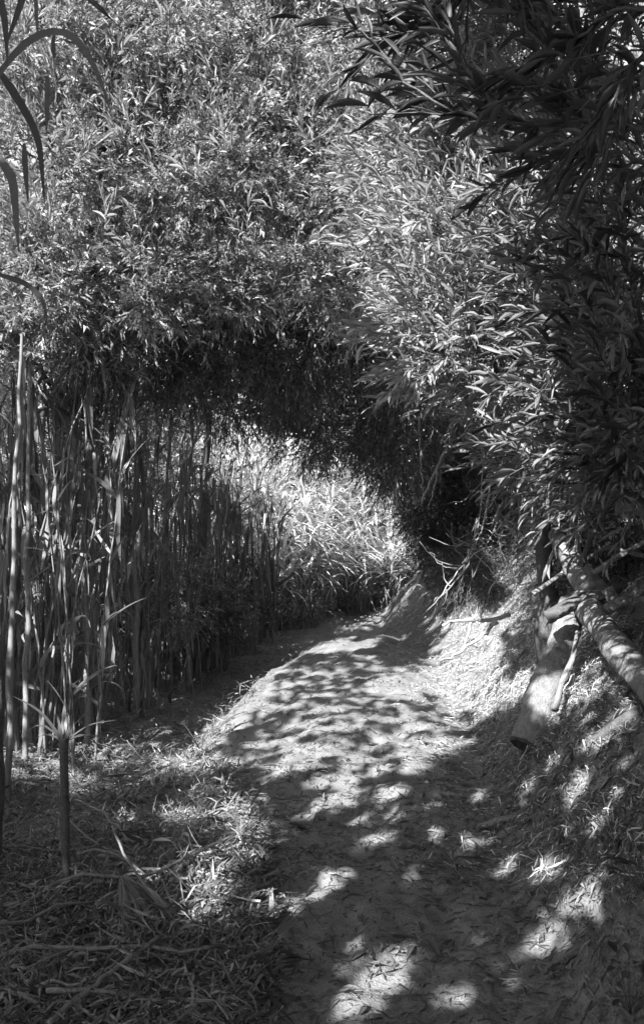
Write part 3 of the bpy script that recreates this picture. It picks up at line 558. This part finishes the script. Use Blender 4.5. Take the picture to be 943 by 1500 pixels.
# ------------------------------------------------------------------ ground litter
def scatter(n, fx, fy, dens=None):
    px, py = R(*fx, n), R(*fy, n)
    # invert the view onto the terrain by marching
    Y = np.full(n, 2.3); done = np.zeros(n, bool)
    for s_ in range(220):
        x = (px-CX)/F*Y; z = CAMZ-(py-HY)/F*Y; hit = z < height(x, Y, False); done |= hit; Y = np.where(done, Y, Y*1.011)
    x = (px-CX)/F*Y; ok = done & (Y < 18)
    if dens is not None: ok &= rng.random(n) < dens(px, py)
    x, Y = x[ok]+rng.normal(0, .02, ok.sum()), Y[ok]; return x, Y, px[ok], py[ok]
def strew(geo_or_parent, tm, x, y, L, W, pitch=.12, lift=.02, key=None, mat=None, name=None, yaw=None):
    n = len(x); N = normal(x, y); a = R(0, 6.28, n) if yaw is None else yaw; t0 = np.stack([np.cos(a), np.sin(a), np.zeros(n)], -1)
    D = nrm(t0-N*(t0*N).sum(-1, keepdims=True)); D = nrm(D+N*rng.normal(0, pitch, n)[:, None])
    P = np.stack([x, y, height(x, y)], -1)+N*(.006+R(0, 1, n)**2*lift)[:, None]; ro = rng.normal(0, .45, n)
    if key: single(name, key, tm, mat, P, D, L, W, geo_or_parent, N, ro)
    else: lay(geo_or_parent, tm, P, D, L, W, N, ro)
    return P
def blob(px, py, cx, cy, rx, ry, ang=0, soft=.35):
    a = math.radians(ang); dx, dy = px-cx, py-cy; u, v_ = dx*math.cos(a)+dy*math.sin(a), -dx*math.sin(a)+dy*math.cos(a)
    d = np.sqrt((u/rx)**2+(v_/ry)**2); return np.clip((1+soft-d)/(2*soft), 0, 1)
def onpath(x, y): return np.clip(np.minimum(x-xleft(y), xright(y)+.05-x)/.12, 0, 1)
def strip(bend, curl=.0):                                 # a dry blade fragment: four triangles
    v = [[-.3, 0, 0], [.3, 0, curl], [-.5, .45, bend], [.5, .45, bend+curl], [-.12, 1, curl], [.12, 1, 0]]
    return np.array(v, float), np.array([[0, 1, 3], [0, 3, 2], [2, 3, 5], [2, 5, 4]])
STRAW = [strip(.05), strip(.12, .04), strip(-.04, .06), strip(.2, -.03)]
# straw and leaf fragments away from the path
x, y, px, py = scatter(76000, (-40, 990), (820, 1540)); k = (onpath(x, y) < rng.random(len(x))*.9) & (x < xright(y)-.1); x, y = x[k], y[k]
L = R(.04, .05+.13*R(0, 1, len(x))**2, len(x)); g = Geo(); strew(g, STRAW, x, y, L, R(.003, .012, len(x)), .4, .10)
o = link('leaf_litter', g.mesh('leaf_litter', M['straw'], False)); tag(o, 'matted dry cane leaves and straw covering the ground left of the path', 'leaf litter', None, 'stuff')
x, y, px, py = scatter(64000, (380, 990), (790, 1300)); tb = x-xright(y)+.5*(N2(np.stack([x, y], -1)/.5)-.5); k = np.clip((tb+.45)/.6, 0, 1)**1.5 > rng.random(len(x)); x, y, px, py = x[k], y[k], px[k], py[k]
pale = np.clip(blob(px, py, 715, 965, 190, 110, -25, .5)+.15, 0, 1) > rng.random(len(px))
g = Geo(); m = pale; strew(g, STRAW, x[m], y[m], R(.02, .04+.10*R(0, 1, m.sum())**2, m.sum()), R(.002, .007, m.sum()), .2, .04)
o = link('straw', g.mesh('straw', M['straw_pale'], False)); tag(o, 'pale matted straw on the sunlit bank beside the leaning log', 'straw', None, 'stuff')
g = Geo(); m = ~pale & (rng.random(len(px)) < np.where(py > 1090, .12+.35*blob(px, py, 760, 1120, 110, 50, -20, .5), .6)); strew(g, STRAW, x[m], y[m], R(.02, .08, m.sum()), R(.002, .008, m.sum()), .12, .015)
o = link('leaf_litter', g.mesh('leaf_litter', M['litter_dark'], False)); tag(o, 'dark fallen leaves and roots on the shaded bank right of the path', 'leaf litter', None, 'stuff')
# upright dead grass and blades in the lower left
x, y, px, py = scatter(3200, (-30, 400), (1090, 1530)); k = onpath(x, y) < .2; x, y = x[k], y[k]; n = len(x)
c2 = np.clip(N2(np.stack([x, y], -1)/.5)*1.6-.3, 0, 1) > rng.random(n); x, y = x[c2], y[c2]; n = len(x); a = R(0, 6.28, n); D = np.stack([np.cos(a)*.8, np.sin(a)*.8, R(.15, 1.2, n)], -1)
g = Geo(); L = R(.10, .34, n); lay(g, BLADE_FAR, np.stack([x, y, height(x, y)], -1), D, L, R(.004, .013, n), None, rng.normal(0, .7, n))
o = link('dead_grass', g.mesh('dead_grass', M['litter_dark'], False)); tag(o, 'tangle of dead grass blades standing in the lower left litter', 'grass', None, 'stuff')
# thin litter on the path, thicker in drifts
def pd(px, py): return np.clip(.10+.75*blob(px, py, 690, 1160, 130, 90, -25, .6)+.5*blob(px, py, 560, 1250, 160, 30, 20, .6)+.5*blob(px, py, 420, 1260, 60, 70, 0, .6)+.7*blob(px, py, 470, 1090, 190, 110, -25, .8)+.4*blob(px, py, 850, 1250, 140, 120, 0, .6)+.15*blob(px, py, 600, 1400, 250, 100, 0, .8), 0, 1)
x, y, px, py = scatter(30000, (280, 990), (930, 1520), pd); g = Geo(); strew(g, STRAW, x, y, R(.02, .08, len(x)), R(.003, .011, len(x)), .16, .012)
o = link('leaf_litter', g.mesh('leaf_litter', M['litter_dark'], False)); tag(o, 'scattered small curled leaves trodden into the sandy path', 'leaf litter', None, 'stuff')
x, y, px, py = scatter(260, (400, 960), (1090, 1500), lambda a, b: pd(a, b)*1.5); 
strew(ground, NEAR, x, y, R(.06, .13, len(x)), R(.014, .026, len(x)), .2, .012, 'fallen', M['straw_obj'], 'fallen_leaf')
x, y, px, py = scatter(420, (0, 420), (1060, 1500)); k = onpath(x, y) < .5; x, y = x[k][:200], y[k][:200]
strew(ground, BLADE[:3]+BLADE[4:], x, y, R(.16, .38, len(x)), R(.014, .03, len(x)), .18, .07, 'fallenb', M['straw_obj'], 'fallen_blade')
# grit and crumbs of soil
x, y, px, py = scatter(6500, (330, 980), (960, 1520)); n = len(x); oc = (np.array([[1, 0, 0], [-1, 0, 0], [0, 1, 0], [0, -1, 0], [0, 0, .7], [0, 0, -.7]]), np.array([[0, 2, 4], [2, 1, 4], [1, 3, 4], [3, 0, 4], [2, 0, 5], [1, 2, 5], [3, 1, 5], [0, 3, 5]]))
g = Geo(); L = .0015+.009*R(0, 1, n)**4; lay(g, [oc], np.stack([x, y, height(x, y)+.003], -1), rng.normal(size=(n, 3)), L, L*R(.6, 1.2, n)); o = link('grit', g.mesh('grit', M['soil'], False)); tag(o, 'loose grit and small stones strewn over the path', 'grit', None, 'stuff')
# dry twigs on the path and the bank
for k in range(34):
    px, py = R(420, 930), R(1080, 1490); x, y, _, _ = scatter(1, (px, px+.1), (py, py+.1))
    if not len(x): continue
    a = R(-.7, .9); l_ = R(.10, .34); s_ = np.linspace(-.5, .5, 8); X = x[0]+s_*l_*math.cos(a); Yv = y[0]+s_*l_*math.sin(a)+.02*np.sin(s_*6+k); P = np.stack([X, Yv, height(X, Yv)+.008], 1); r = R(.0018, .0045)
    t = thing('dry_twig', P[0], 'thin dry twig lying flat on the trodden path or the foot of the bank', 'twig', 'dry twigs on the path'); g = Geo(); tube(g, P, np.linspace(r, r*.5, 8), 5, wob=.1); part('stem', g, M['bark_dark'], t, True)
# fallen canes and twigs in the left litter
for k in range(26):
    px, py = R(-20, 330), R(1090, 1510)
    if px > 250 and py < 1200: px -= 200
    x, y, _, _ = scatter(1, (px, px+.1), (py, py+.1))
    if not len(x): continue
    a = R(-.9, .9) if rng.random() < .6 else R(0, 3.14); l_ = R(.35, 1.0); s_ = np.linspace(-.5, .5, 9); X = x[0]+s_*l_*math.cos(a); Yv = y[0]+s_*l_*math.sin(a)
    Z = height(X, Yv, False)+.05+R(0, .09)+s_*R(-.12, .12); P = np.stack([X, Yv, Z], 1); P[1:-1] += rng.normal(0, .002, (7, 3)); r = R(.004, .012)
    t = thing('fallen_cane', P[0], 'broken dry cane stalk lying in the litter left of the path', 'fallen cane', 'fallen canes in the litter'); g = Geo(); tube(g, P, np.linspace(r, r*.6, 9), 7, wob=.06); part('stalk', g, M['cane'], t, True)
for lab, pts, r in [('long pale fallen cane pointing at the camera through the lower left litter', [(350, 1285, 4.1), (378, 1340, 3.75), (372, 1410, 3.4), (330, 1500, 3.0)], .016), ('dark fallen cane slanting from the lower left corner up to the path', [(70, 1500, 2.95), (130, 1450, 3.1), (235, 1372, 3.4)], .012),
                    ('thin fallen cane crossing the bottom litter towards the path', [(125, 1445, 3.15), (250, 1470, 3.05), (355, 1490, 3.0)], .009), ('thin pale cane slanting down right beside the plume of blades', [(165, 1210, 4.3), (190, 1270, 4.1), (270, 1355, 3.7)], .007)]:
    P = poly([at(*p) for p in pts], 14, .003); P[:, 2] = np.maximum(P[:, 2], height(P[:, 0], P[:, 1], False)+.03); t = thing('fallen_cane', P[0], lab, 'fallen cane'); g = Geo(); rr = np.linspace(r, r*.7, 14); rr[[4, 9]] *= 1.2; tube(g, P, rr, 8); part('stalk', g, M['cane'], t, True)
# plume of dry blades fanning down
b = at(180, 1290, 4.1); t = thing('cane_tuft', gpt(180, 4.1), 'dry tuft of narrow blades fanning down to the right in the lower left litter', 'reed clump')
for k in range(22):
    e = at(165+k*5.5+R(-6, 6), 1370+R(-20, 35), 3.7+R(-.1, .1)); e[2] = max(e[2], float(height(e[0], e[1], False))+.02); part('blade', ribbon([b+rng.normal(0, .01, 3), (b+e)/2+np.array([0, 0, .06]), e], R(.008, .014), 7, face=(0, -.4, 1)), M['reed'], t, True)
# small broad-leaved weeds
for (px, py, n, sz, lab) in [(40, 1175, 12, .09, 'broad-leaved weed at the left edge beside the cane stub'), (70, 1400, 12, .08, 'dark broad-leaved weed in the lower left corner'), (200, 1420, 9, .07, 'small weed low in the litter, left of the fallen pale cane'),
                         (280, 1290, 8, .08, 'weed with upright leaves near the left path edge'), (380, 1460, 10, .09, 'upright weed with pointed leaves at the bottom left path edge'), (935, 1330, 12, .06, 'trailing broad-leaved vine at the right edge of the bank'),
                         (925, 1480, 12, .06, 'weed in the lower right corner'), (900, 1240, 10, .05, 'small weed on the shaded bank below the root'), (230, 1180, 8, .08, 'pale weed in the middle of the left litter'), (150, 1130, 9, .07, 'weed behind the cane stub')]:
    x, y, _, _ = scatter(1, (px, px+.1), (py, py+.1))
    if not len(x): continue
    c = np.array([x[0], y[0], float(height(x[0], y[0]))]); t = thing('weed', c, lab, 'weed'); g = Geo(); P, D = [], []
    for k in range(n):
        a = R(0, 6.28); e = c+np.array([math.cos(a)*R(.03, .14), math.sin(a)*R(.03, .14), R(.05, .2)]); tube(g, curve(c, e, 4), np.linspace(.002, .001, 4), 4, cap=False); P.append(e); D.append([math.cos(a), math.sin(a), R(-.3, .4)])
    part('stem', g, M['bark_dark'], t, True); P, D = np.array(P), np.array(D); L = R(.7, 1.3, n)*sz; single('leaf', 'weed', NEAR, M['leaf_dark_obj'], P, D, L, L*.42, t)
# two white scraps on the path
for px, py, sz, lab in [(620, 1153, .016, 'small crumpled white paper scrap on the path edge'), (553, 1134, .008, 'tiny white scrap on the middle of the path')]:
    x, y, _, _ = scatter(1, (px, px+.1), (py, py+.1)); c = np.array([x[0], y[0], float(height(x[0], y[0]))+.008]); g = Geo()
    V = [c+np.array([i_*sz*.7, j_*sz, R(0, sz*.9)]) for j_ in (-1, 0, 1) for i_ in (-1.4, -.5, .5, 1.4)]; g.add(np.array(V), quad=[[a, a+1, a+5, a+4] for a in (0, 1, 2, 4, 5, 6)])
    o = link('paper_scrap', g.mesh('paper_scrap', M['paper'])); tag(o, lab, 'paper scrap')

# ------------------------------------------------------------------ added canopy, unseen: its leaves are left out to throw chosen sun spots
LIT_GROUND = [  # px, py, rx, ry, angle
    (478, 1298, 36, 12, -48), (417, 1335, 24, 9, -60), (396, 1330, 9, 7, -40), (541, 1357, 15, 8, -35), (525, 1380, 15, 7, -20), (549, 1438, 46, 28, -48), (520, 1470, 40, 12, -35), (580, 1415, 18, 14, -60), (650, 1400, 18, 8, -55), (672, 1465, 16, 12, -20),
    (728, 1466, 26, 14, -38), (620, 1440, 12, 7, -40), (740, 1272, 20, 11, -38), (805, 1268, 26, 13, -48), (842, 1320, 28, 14, -50), (800, 1340, 14, 11, -20), (770, 1336, 18, 8, -25), (884, 1312, 14, 9, -30), (690, 1240, 18, 10, -20),
    (635, 1228, 14, 8, -25), (571, 1229, 13, 7, -20), (545, 1230, 12, 7, -20), (543, 1243, 14, 5, -20), (577, 1197, 13, 7, -15), (601, 1201, 9, 4, -10), (572, 1166, 30, 9, -18), (600, 1288, 14, 8, -30), (590, 1330, 14, 8, -40), (606, 1345, 14, 9, -20),
    (778, 1163, 14, 8, 0), (326, 1295, 30, 16, -30), (268, 1198, 26, 11, 10), (345, 1190, 26, 14, -40), (373, 1222, 9, 26, 15), (320, 1340, 18, 14, -30), (415, 1225, 12, 8, -40), (870, 1215, 12, 20, 20), (832, 1215, 8, 12, 30), (845, 1160, 12, 30, 25),
    (800, 1378, 40, 12, -20), (500, 1172, 34, 12, -25), (810, 1120, 12, 8, -40), (430, 1120, 40, 14, -30), (500, 1395, 16, 6, -20), (700, 1400, 10, 6, -40), (455, 1460, 24, 8, -60), (580, 1480, 14, 8, -30), (520, 1120, 16, 8, -25), (470, 1150, 22, 8, -25), (610, 1120, 18, 9, -25), (650, 1095, 20, 8, -25), (550, 1090, 20, 8, -25), (700, 1170, 14, 7, -20), (640, 1180, 13, 6, -20), (520, 1205, 12, 6, -20), (455, 1190, 18, 8, -35), (430, 1270, 12, 7, -40), (660, 1290, 10, 7, -30), (720, 1390, 12, 8, -40), (860, 1400, 16, 8, -30), (900, 1370, 12, 8, -40), (835, 1455, 14, 8, -30), (450, 1400, 9, 14, 20), (250, 1290, 16, 8, -20), (190, 1200, 18, 8, 0), (120, 1240, 14, 7, 0), (290, 1400, 12, 8, -30)]
DENS_GROUND = [(740, 940, 110, 62, -28, 1.1), (610, 1003, 75, 20, -8, 1.0), (720, 1010, 90, 30, -15, .75), (630, 1055, 110, 36, -18, .42), (470, 1075, 120, 42, -22, .42), (345, 1050, 80, 16, -42, .9), (470, 1010, 130, 40, -12, .30), (400, 985, 60, 7, -38, 1.0), (490, 948, 62, 8, -6, 1.1),
    (490, 915, 70, 24, -20, 1.0), (522, 902, 18, 6, -10, 1.1), (120, 1110, 150, 50, 0, .38), (230, 1030, 90, 30, -10, .45), (285, 1115, 60, 12, 0, .75), (580, 1100, 120, 40, -15, .42), (850, 1000, 45, 60, 0, .28), (900, 1120, 60, 60, 0, .12), (660, 890, 60, 25, -30, .1), (330, 1240, 60, 110, 0, .28), (60, 1110, 90, 40, 0, .45), (880, 950, 50, 60, 0, .3)]
DENS_LEAF = [(200, 130, 420, 245, 0, 1.0), (470, 250, 190, 150, 0, 1.1), (50, 330, 110, 230, 0, 1.1), (420, 60, 190, 120, 0, 1.0), (180, 400, 200, 60, 0, .55), (620, 400, 90, 120, 0, .85), (603, 515, 55, 50, 0, 1.1), (700, 260, 130, 60, 0, .85), (760, 240, 150, 50, 0, .8), (720, 470, 80, 120, 0, .5), (740, 640, 60, 90, 0, .45), (480, 780, 165, 190, 0, 1.1), (400, 425, 35, 35, 0, 1.0),
    (70, 780, 90, 220, 0, .27), (200, 780, 90, 220, 0, .30), (330, 760, 80, 180, 0, .28), (130, 620, 90, 60, 0, .38), (870, 930, 110, 110, 0, .75), (830, 690, 90, 80, 0, .32), (370, 640, 50, 30, 0, .8), (750, 830, 50, 60, 0, .5), (680, 915, 60, 50, 0, 1.1), (610, 60, 80, 120, 0, .4)]
DARK = [(792, 985, 28, 85, 20, .42), (345, 520, 225, 78, 3, .05), (500, 590, 150, 70, 15, .0), (655, 710, 75, 130, 0, .0), (790, 90, 210, 95, 0, .05), (935, 500, 60, 500, 0, .25), (240, 960, 130, 60, 0, .3)]
def illum(P, is_ground):
    px, py = proj(P); I = np.zeros(len(P))
    G = is_ground
    Ig = np.full(len(P), .02)
    for a in DENS_GROUND: Ig = np.maximum(Ig, a[5]*blob(px, py, *a[:5], soft=.3))
    Il = np.full(len(P), .10)
    for a in DENS_LEAF: Il = np.maximum(Il, a[5]*blob(px, py, *a[:5], soft=.35))
    for a in DARK: Il = np.where(blob(px, py, *a[:5], soft=.2) > .4, np.minimum(Il, a[5]), Il)
    I = np.where(G, Ig, Il)
    # patches of light, stretched along the sun's bearing
    u = P[:, 0]*hy-P[:, 1]*hx; v_ = P[:, 0]*hx+P[:, 1]*hy
    nz = np.where(G, N2(np.stack([u/.10, v_/.36], -1)), N3(P/.55))
    lit = (I > nz*.96)
    for a in LIT_GROUND: lit |= G & (blob(px, py, a[0], a[1], a[2]*.95, a[3]*.95, a[4], soft=.01) > .5)
    lit &= ~((px < -60) | (px > 1000) | (py < -80)) | (nz < .3)
    return lit
U = nrm(np.cross(S, [0, 0, 1.0])); V_ = np.cross(U, S)
cell = .035; u0, u1, v0, v1 = -6.0, 11.5, -2., 14.5
gx, gy = np.meshgrid(np.arange(-7, 7, .03), np.arange(1.2, 19, .03)); GP = np.stack([gx.ravel(), gy.ravel(), height(gx, gy, False).ravel()], -1)
FP = np.concatenate(SHADE_PTS); FP = FP[(FP[:, 1] > 1.5) & (FP[:, 1] < 20) & (np.abs(FP[:, 0]) < 8)]
AP = np.concatenate([GP, FP]); isg = np.r_[np.ones(len(GP), bool), np.zeros(len(FP), bool)]
uu, vv, tt = AP@U, AP@V_, AP@S; nu, nv = int((u1-u0)/cell), int((v1-v0)/cell)
ci, cj = ((uu-u0)/cell).astype(int), ((vv-v0)/cell).astype(int); ok = (ci >= 0) & (ci < nu) & (cj >= 0) & (cj < nv)
o_ = np.argsort(tt[ok]); idx = np.where(ok)[0][o_]; top_ = np.full((nu, nv), -1); top_[ci[idx], cj[idx]] = idx
hit = top_ >= 0; lit = np.zeros((nu, nv)); hp = top_[hit]; lit[hit] = illum(AP[hp], isg[hp]); gr = np.zeros((nu, nv), bool); gr[hit] = isg[hp]
def box(a, r):
    k = np.pad(a, r, mode='edge').cumsum(0).cumsum(1); k = np.pad(k, ((1, 0), (1, 0))); w_ = 2*r+1
    return k[w_:, w_:]-k[:-w_, w_:]-k[w_:, :-w_]+k[:-w_, :-w_]
fl = box(lit*(hit & ~gr), 3)/np.maximum(box((hit & ~gr)*1.0, 3), 1)
hw_ = box(hit*1.0, 1); LM = np.where(gr | ~hit, box(lit*hit, 1)/np.maximum(hw_, 1) > .42, fl > .45)
near_hit = box(hit*1.0, 6) > 0
nC = 1900
area = (u1-u0)*(v1-v0); n = int(area*nC); cu, cv = R(u0, u1, n), R(v0, v1, n)
# the height of the crowns: just above the frame
tq = R(0, 1, n)
def at_t(cu, cv, t): return cu[:, None]*U+cv[:, None]*V_+t[:, None]*S
t_ = np.full(n, 14.0); lo = np.full(n, -14.0); hi_ = np.full(n, 24.0)
for _ in range(26):                                      # where the sun ray meets the crown level
    mid = (lo+hi_)/2; P = at_t(cu, cv, mid); lvl = np.maximum(4.3, 2.45+.66*P[:, 1]); up_ = P[:, 2] > lvl; hi_ = np.where(up_, mid, hi_); lo = np.where(up_, lo, mid)
P = at_t(cu, cv, hi_+.1+tq*.8)
D = nrm(np.cross(nrm(S+rng.normal(0, .35, (n, 3))), rng.normal(0, 1, (n, 3)))); L = R(.05, .09, n)
keep = (P[:, 1] < 15) & (P[:, 1] > -16)
for f in (.5,):
    for sgn in (0,):
        Q = P+D*(L*f)[:, None]+np.cross(S, D)*(sgn*L*.13)[:, None]; a, c = np.clip(((Q@U-u0)/cell).astype(int), 0, nu-1), np.clip(((Q@V_-v0)/cell).astype(int), 0, nv-1)
        keep &= ~LM[a, c] & (near_hit[a, c])
P, D, L = P[keep], D[keep], L[keep]
n = 120000; cu, cv = R(u0, u1, n), R(v0, v1, n); tq = R(0, 1, n); lo = np.full(n, -14.0); hi_ = np.full(n, 24.0)   # larger leaves fill the closed parts
for _ in range(26):
    mid = (lo+hi_)/2; Q0 = at_t(cu, cv, mid); up_ = Q0[:, 2] > np.maximum(4.3, 2.45+.66*Q0[:, 1]); hi_ = np.where(up_, mid, hi_); lo = np.where(up_, lo, mid)
P2 = at_t(cu, cv, hi_+.3+tq*.8); D2 = nrm(np.cross(nrm(S+rng.normal(0, .3, (n, 3))), rng.normal(0, 1, (n, 3)))); L2 = R(.16, .28, n); keep = (P2[:, 1] < 15) & (P2[:, 1] > -16)
for f in (0, .25, .5, .75, 1.0):
    for sgn in (-1, 0, 1):
        Q = P2+D2*(L2*f)[:, None]+np.cross(S, D2)*(sgn*L2*.25*(1-abs(f-.45)*1.6))[:, None]; a, c = np.clip(((Q@U-u0)/cell).astype(int), 0, nu-1), np.clip(((Q@V_-v0)/cell).astype(int), 0, nv-1)
        keep &= ~LM[a, c] & (near_hit[a, c])
P, D, L = np.concatenate([P, P2[keep]]), np.concatenate([D, D2[keep]]), np.concatenate([L, L2[keep]])
print('canopy leaves', len(P), 'of', n)
spots = [(-6, -8.5), (-2, -9.5), (-9, .5), (-8.5, 5), (3, -6), (-11, -4), (4.5, 1.5), (-11, 9)]
sp = np.array(spots); own = np.argmin(np.linalg.norm(P[:, None, :2]-(sp[None]+[0, 0]), axis=2), axis=1)
words = ['left and well behind', 'straight behind', 'left of', 'beyond the left edge from', 'right behind', 'far left and behind', 'on the bank right of', 'far beyond the left edge from', 'close behind']
for k, (x, y) in enumerate(spots):
    m = own == k
    if not m.any(): continue
    z = float(height(x, y)); t = thing('added_shade_tree', (x, y, z), 'unseen tree added '+words[k]+' the camera, its crown shaped to cast the sun spots', 'tree')
    c = P[m].mean(0); g = Geo(); tp = poly([(x, y, z-.2), (x+.1, y, z+3), (x, y+.1, 7.6)], 14, .02); tube(g, tp, np.linspace(.16, .07, 14), 10, wob=.05); part('trunk', g, M['bark_dark'], t, True)
    for j in range(5):
        q_ = P[m][rng.integers(0, m.sum())]; g = Geo(); s_ = tp[-1-j]; tube(g, curve(s_, q_, 8, .1, (0, 0, 1), .03), np.linspace(.03, .006, 8), 6); part('branch', g, M['bark_dark'], t, True)
    g = Geo(); X, Dm, Z = frame(D[m].copy()); lay(g, SMALL, P[m], D[m], L[m], L[m]*.5, np.tile(S, (m.sum(), 1))); part('crown', g, M['leaf_dark'], t, False, kind='stuff')
# unseen thickets added to shut out the low sky
for k, (x, y, lab) in enumerate([(-7, -2, 'unseen leafy thicket added left of the camera to block low sky'), (-4, -7, 'unseen leafy thicket added behind and left of the path to block low sky'), (0.5, -7.5, 'unseen leafy thicket added straight behind the camera to block low sky'), (5, -6, 'unseen leafy thicket added behind and right of the path to block low sky'),
                                (6.5, -1, 'unseen leafy thicket added right of the camera to block low sky'), (7, 4, 'unseen leafy thicket added on the bank beyond the right edge to block low sky'), (-7.5, 3.5, 'unseen leafy thicket added beyond the left edge to block low sky'), (7.5, 9, 'unseen leafy thicket added on top of the bank beyond the right edge to block low sky')]):
    z = float(height(x, y)); t = thing('thicket', (x, y, z), lab, 'thicket'); g = Geo(); tube(g, poly([(x, y, z-.1), (x+.1, y, z+2), (x, y+.1, z+4)], 10, .03), np.linspace(.08, .02, 10), 7); part('stem', g, M['bark_dark'], t, True)
    n = 5200; d = nrm(rng.normal(size=(n, 3))); P = np.array([x, y, z+2.6])+d*(R(.5, 1, n)**.5)[:, None]*np.array([2.6 if abs(y) > 5.5 else 1.3, 1.2 if abs(y) > 5.5 and y < 0 else 2.8, 2.9])
    P[:, 2] = np.maximum(P[:, 2], height(P[:, 0], P[:, 1], False)+.05); g = Geo(); L = R(.22, .4, n); lay(g, SMALL, P, rng.normal(size=(n, 3)), L, L*.45); part('crown', g, M['leaf_dark'], t, False, kind='stuff')
print('uv', AP[:, :]@U if 0 else '', uu[isg].min(), uu[isg].max(), vv[isg].min(), vv[isg].max(), LM.mean(), near_hit.mean())
tot = sum(len(o.data.polygons) for o in SC.objects if o.type == 'MESH'); print('faces', tot, 'objects', len(SC.objects))
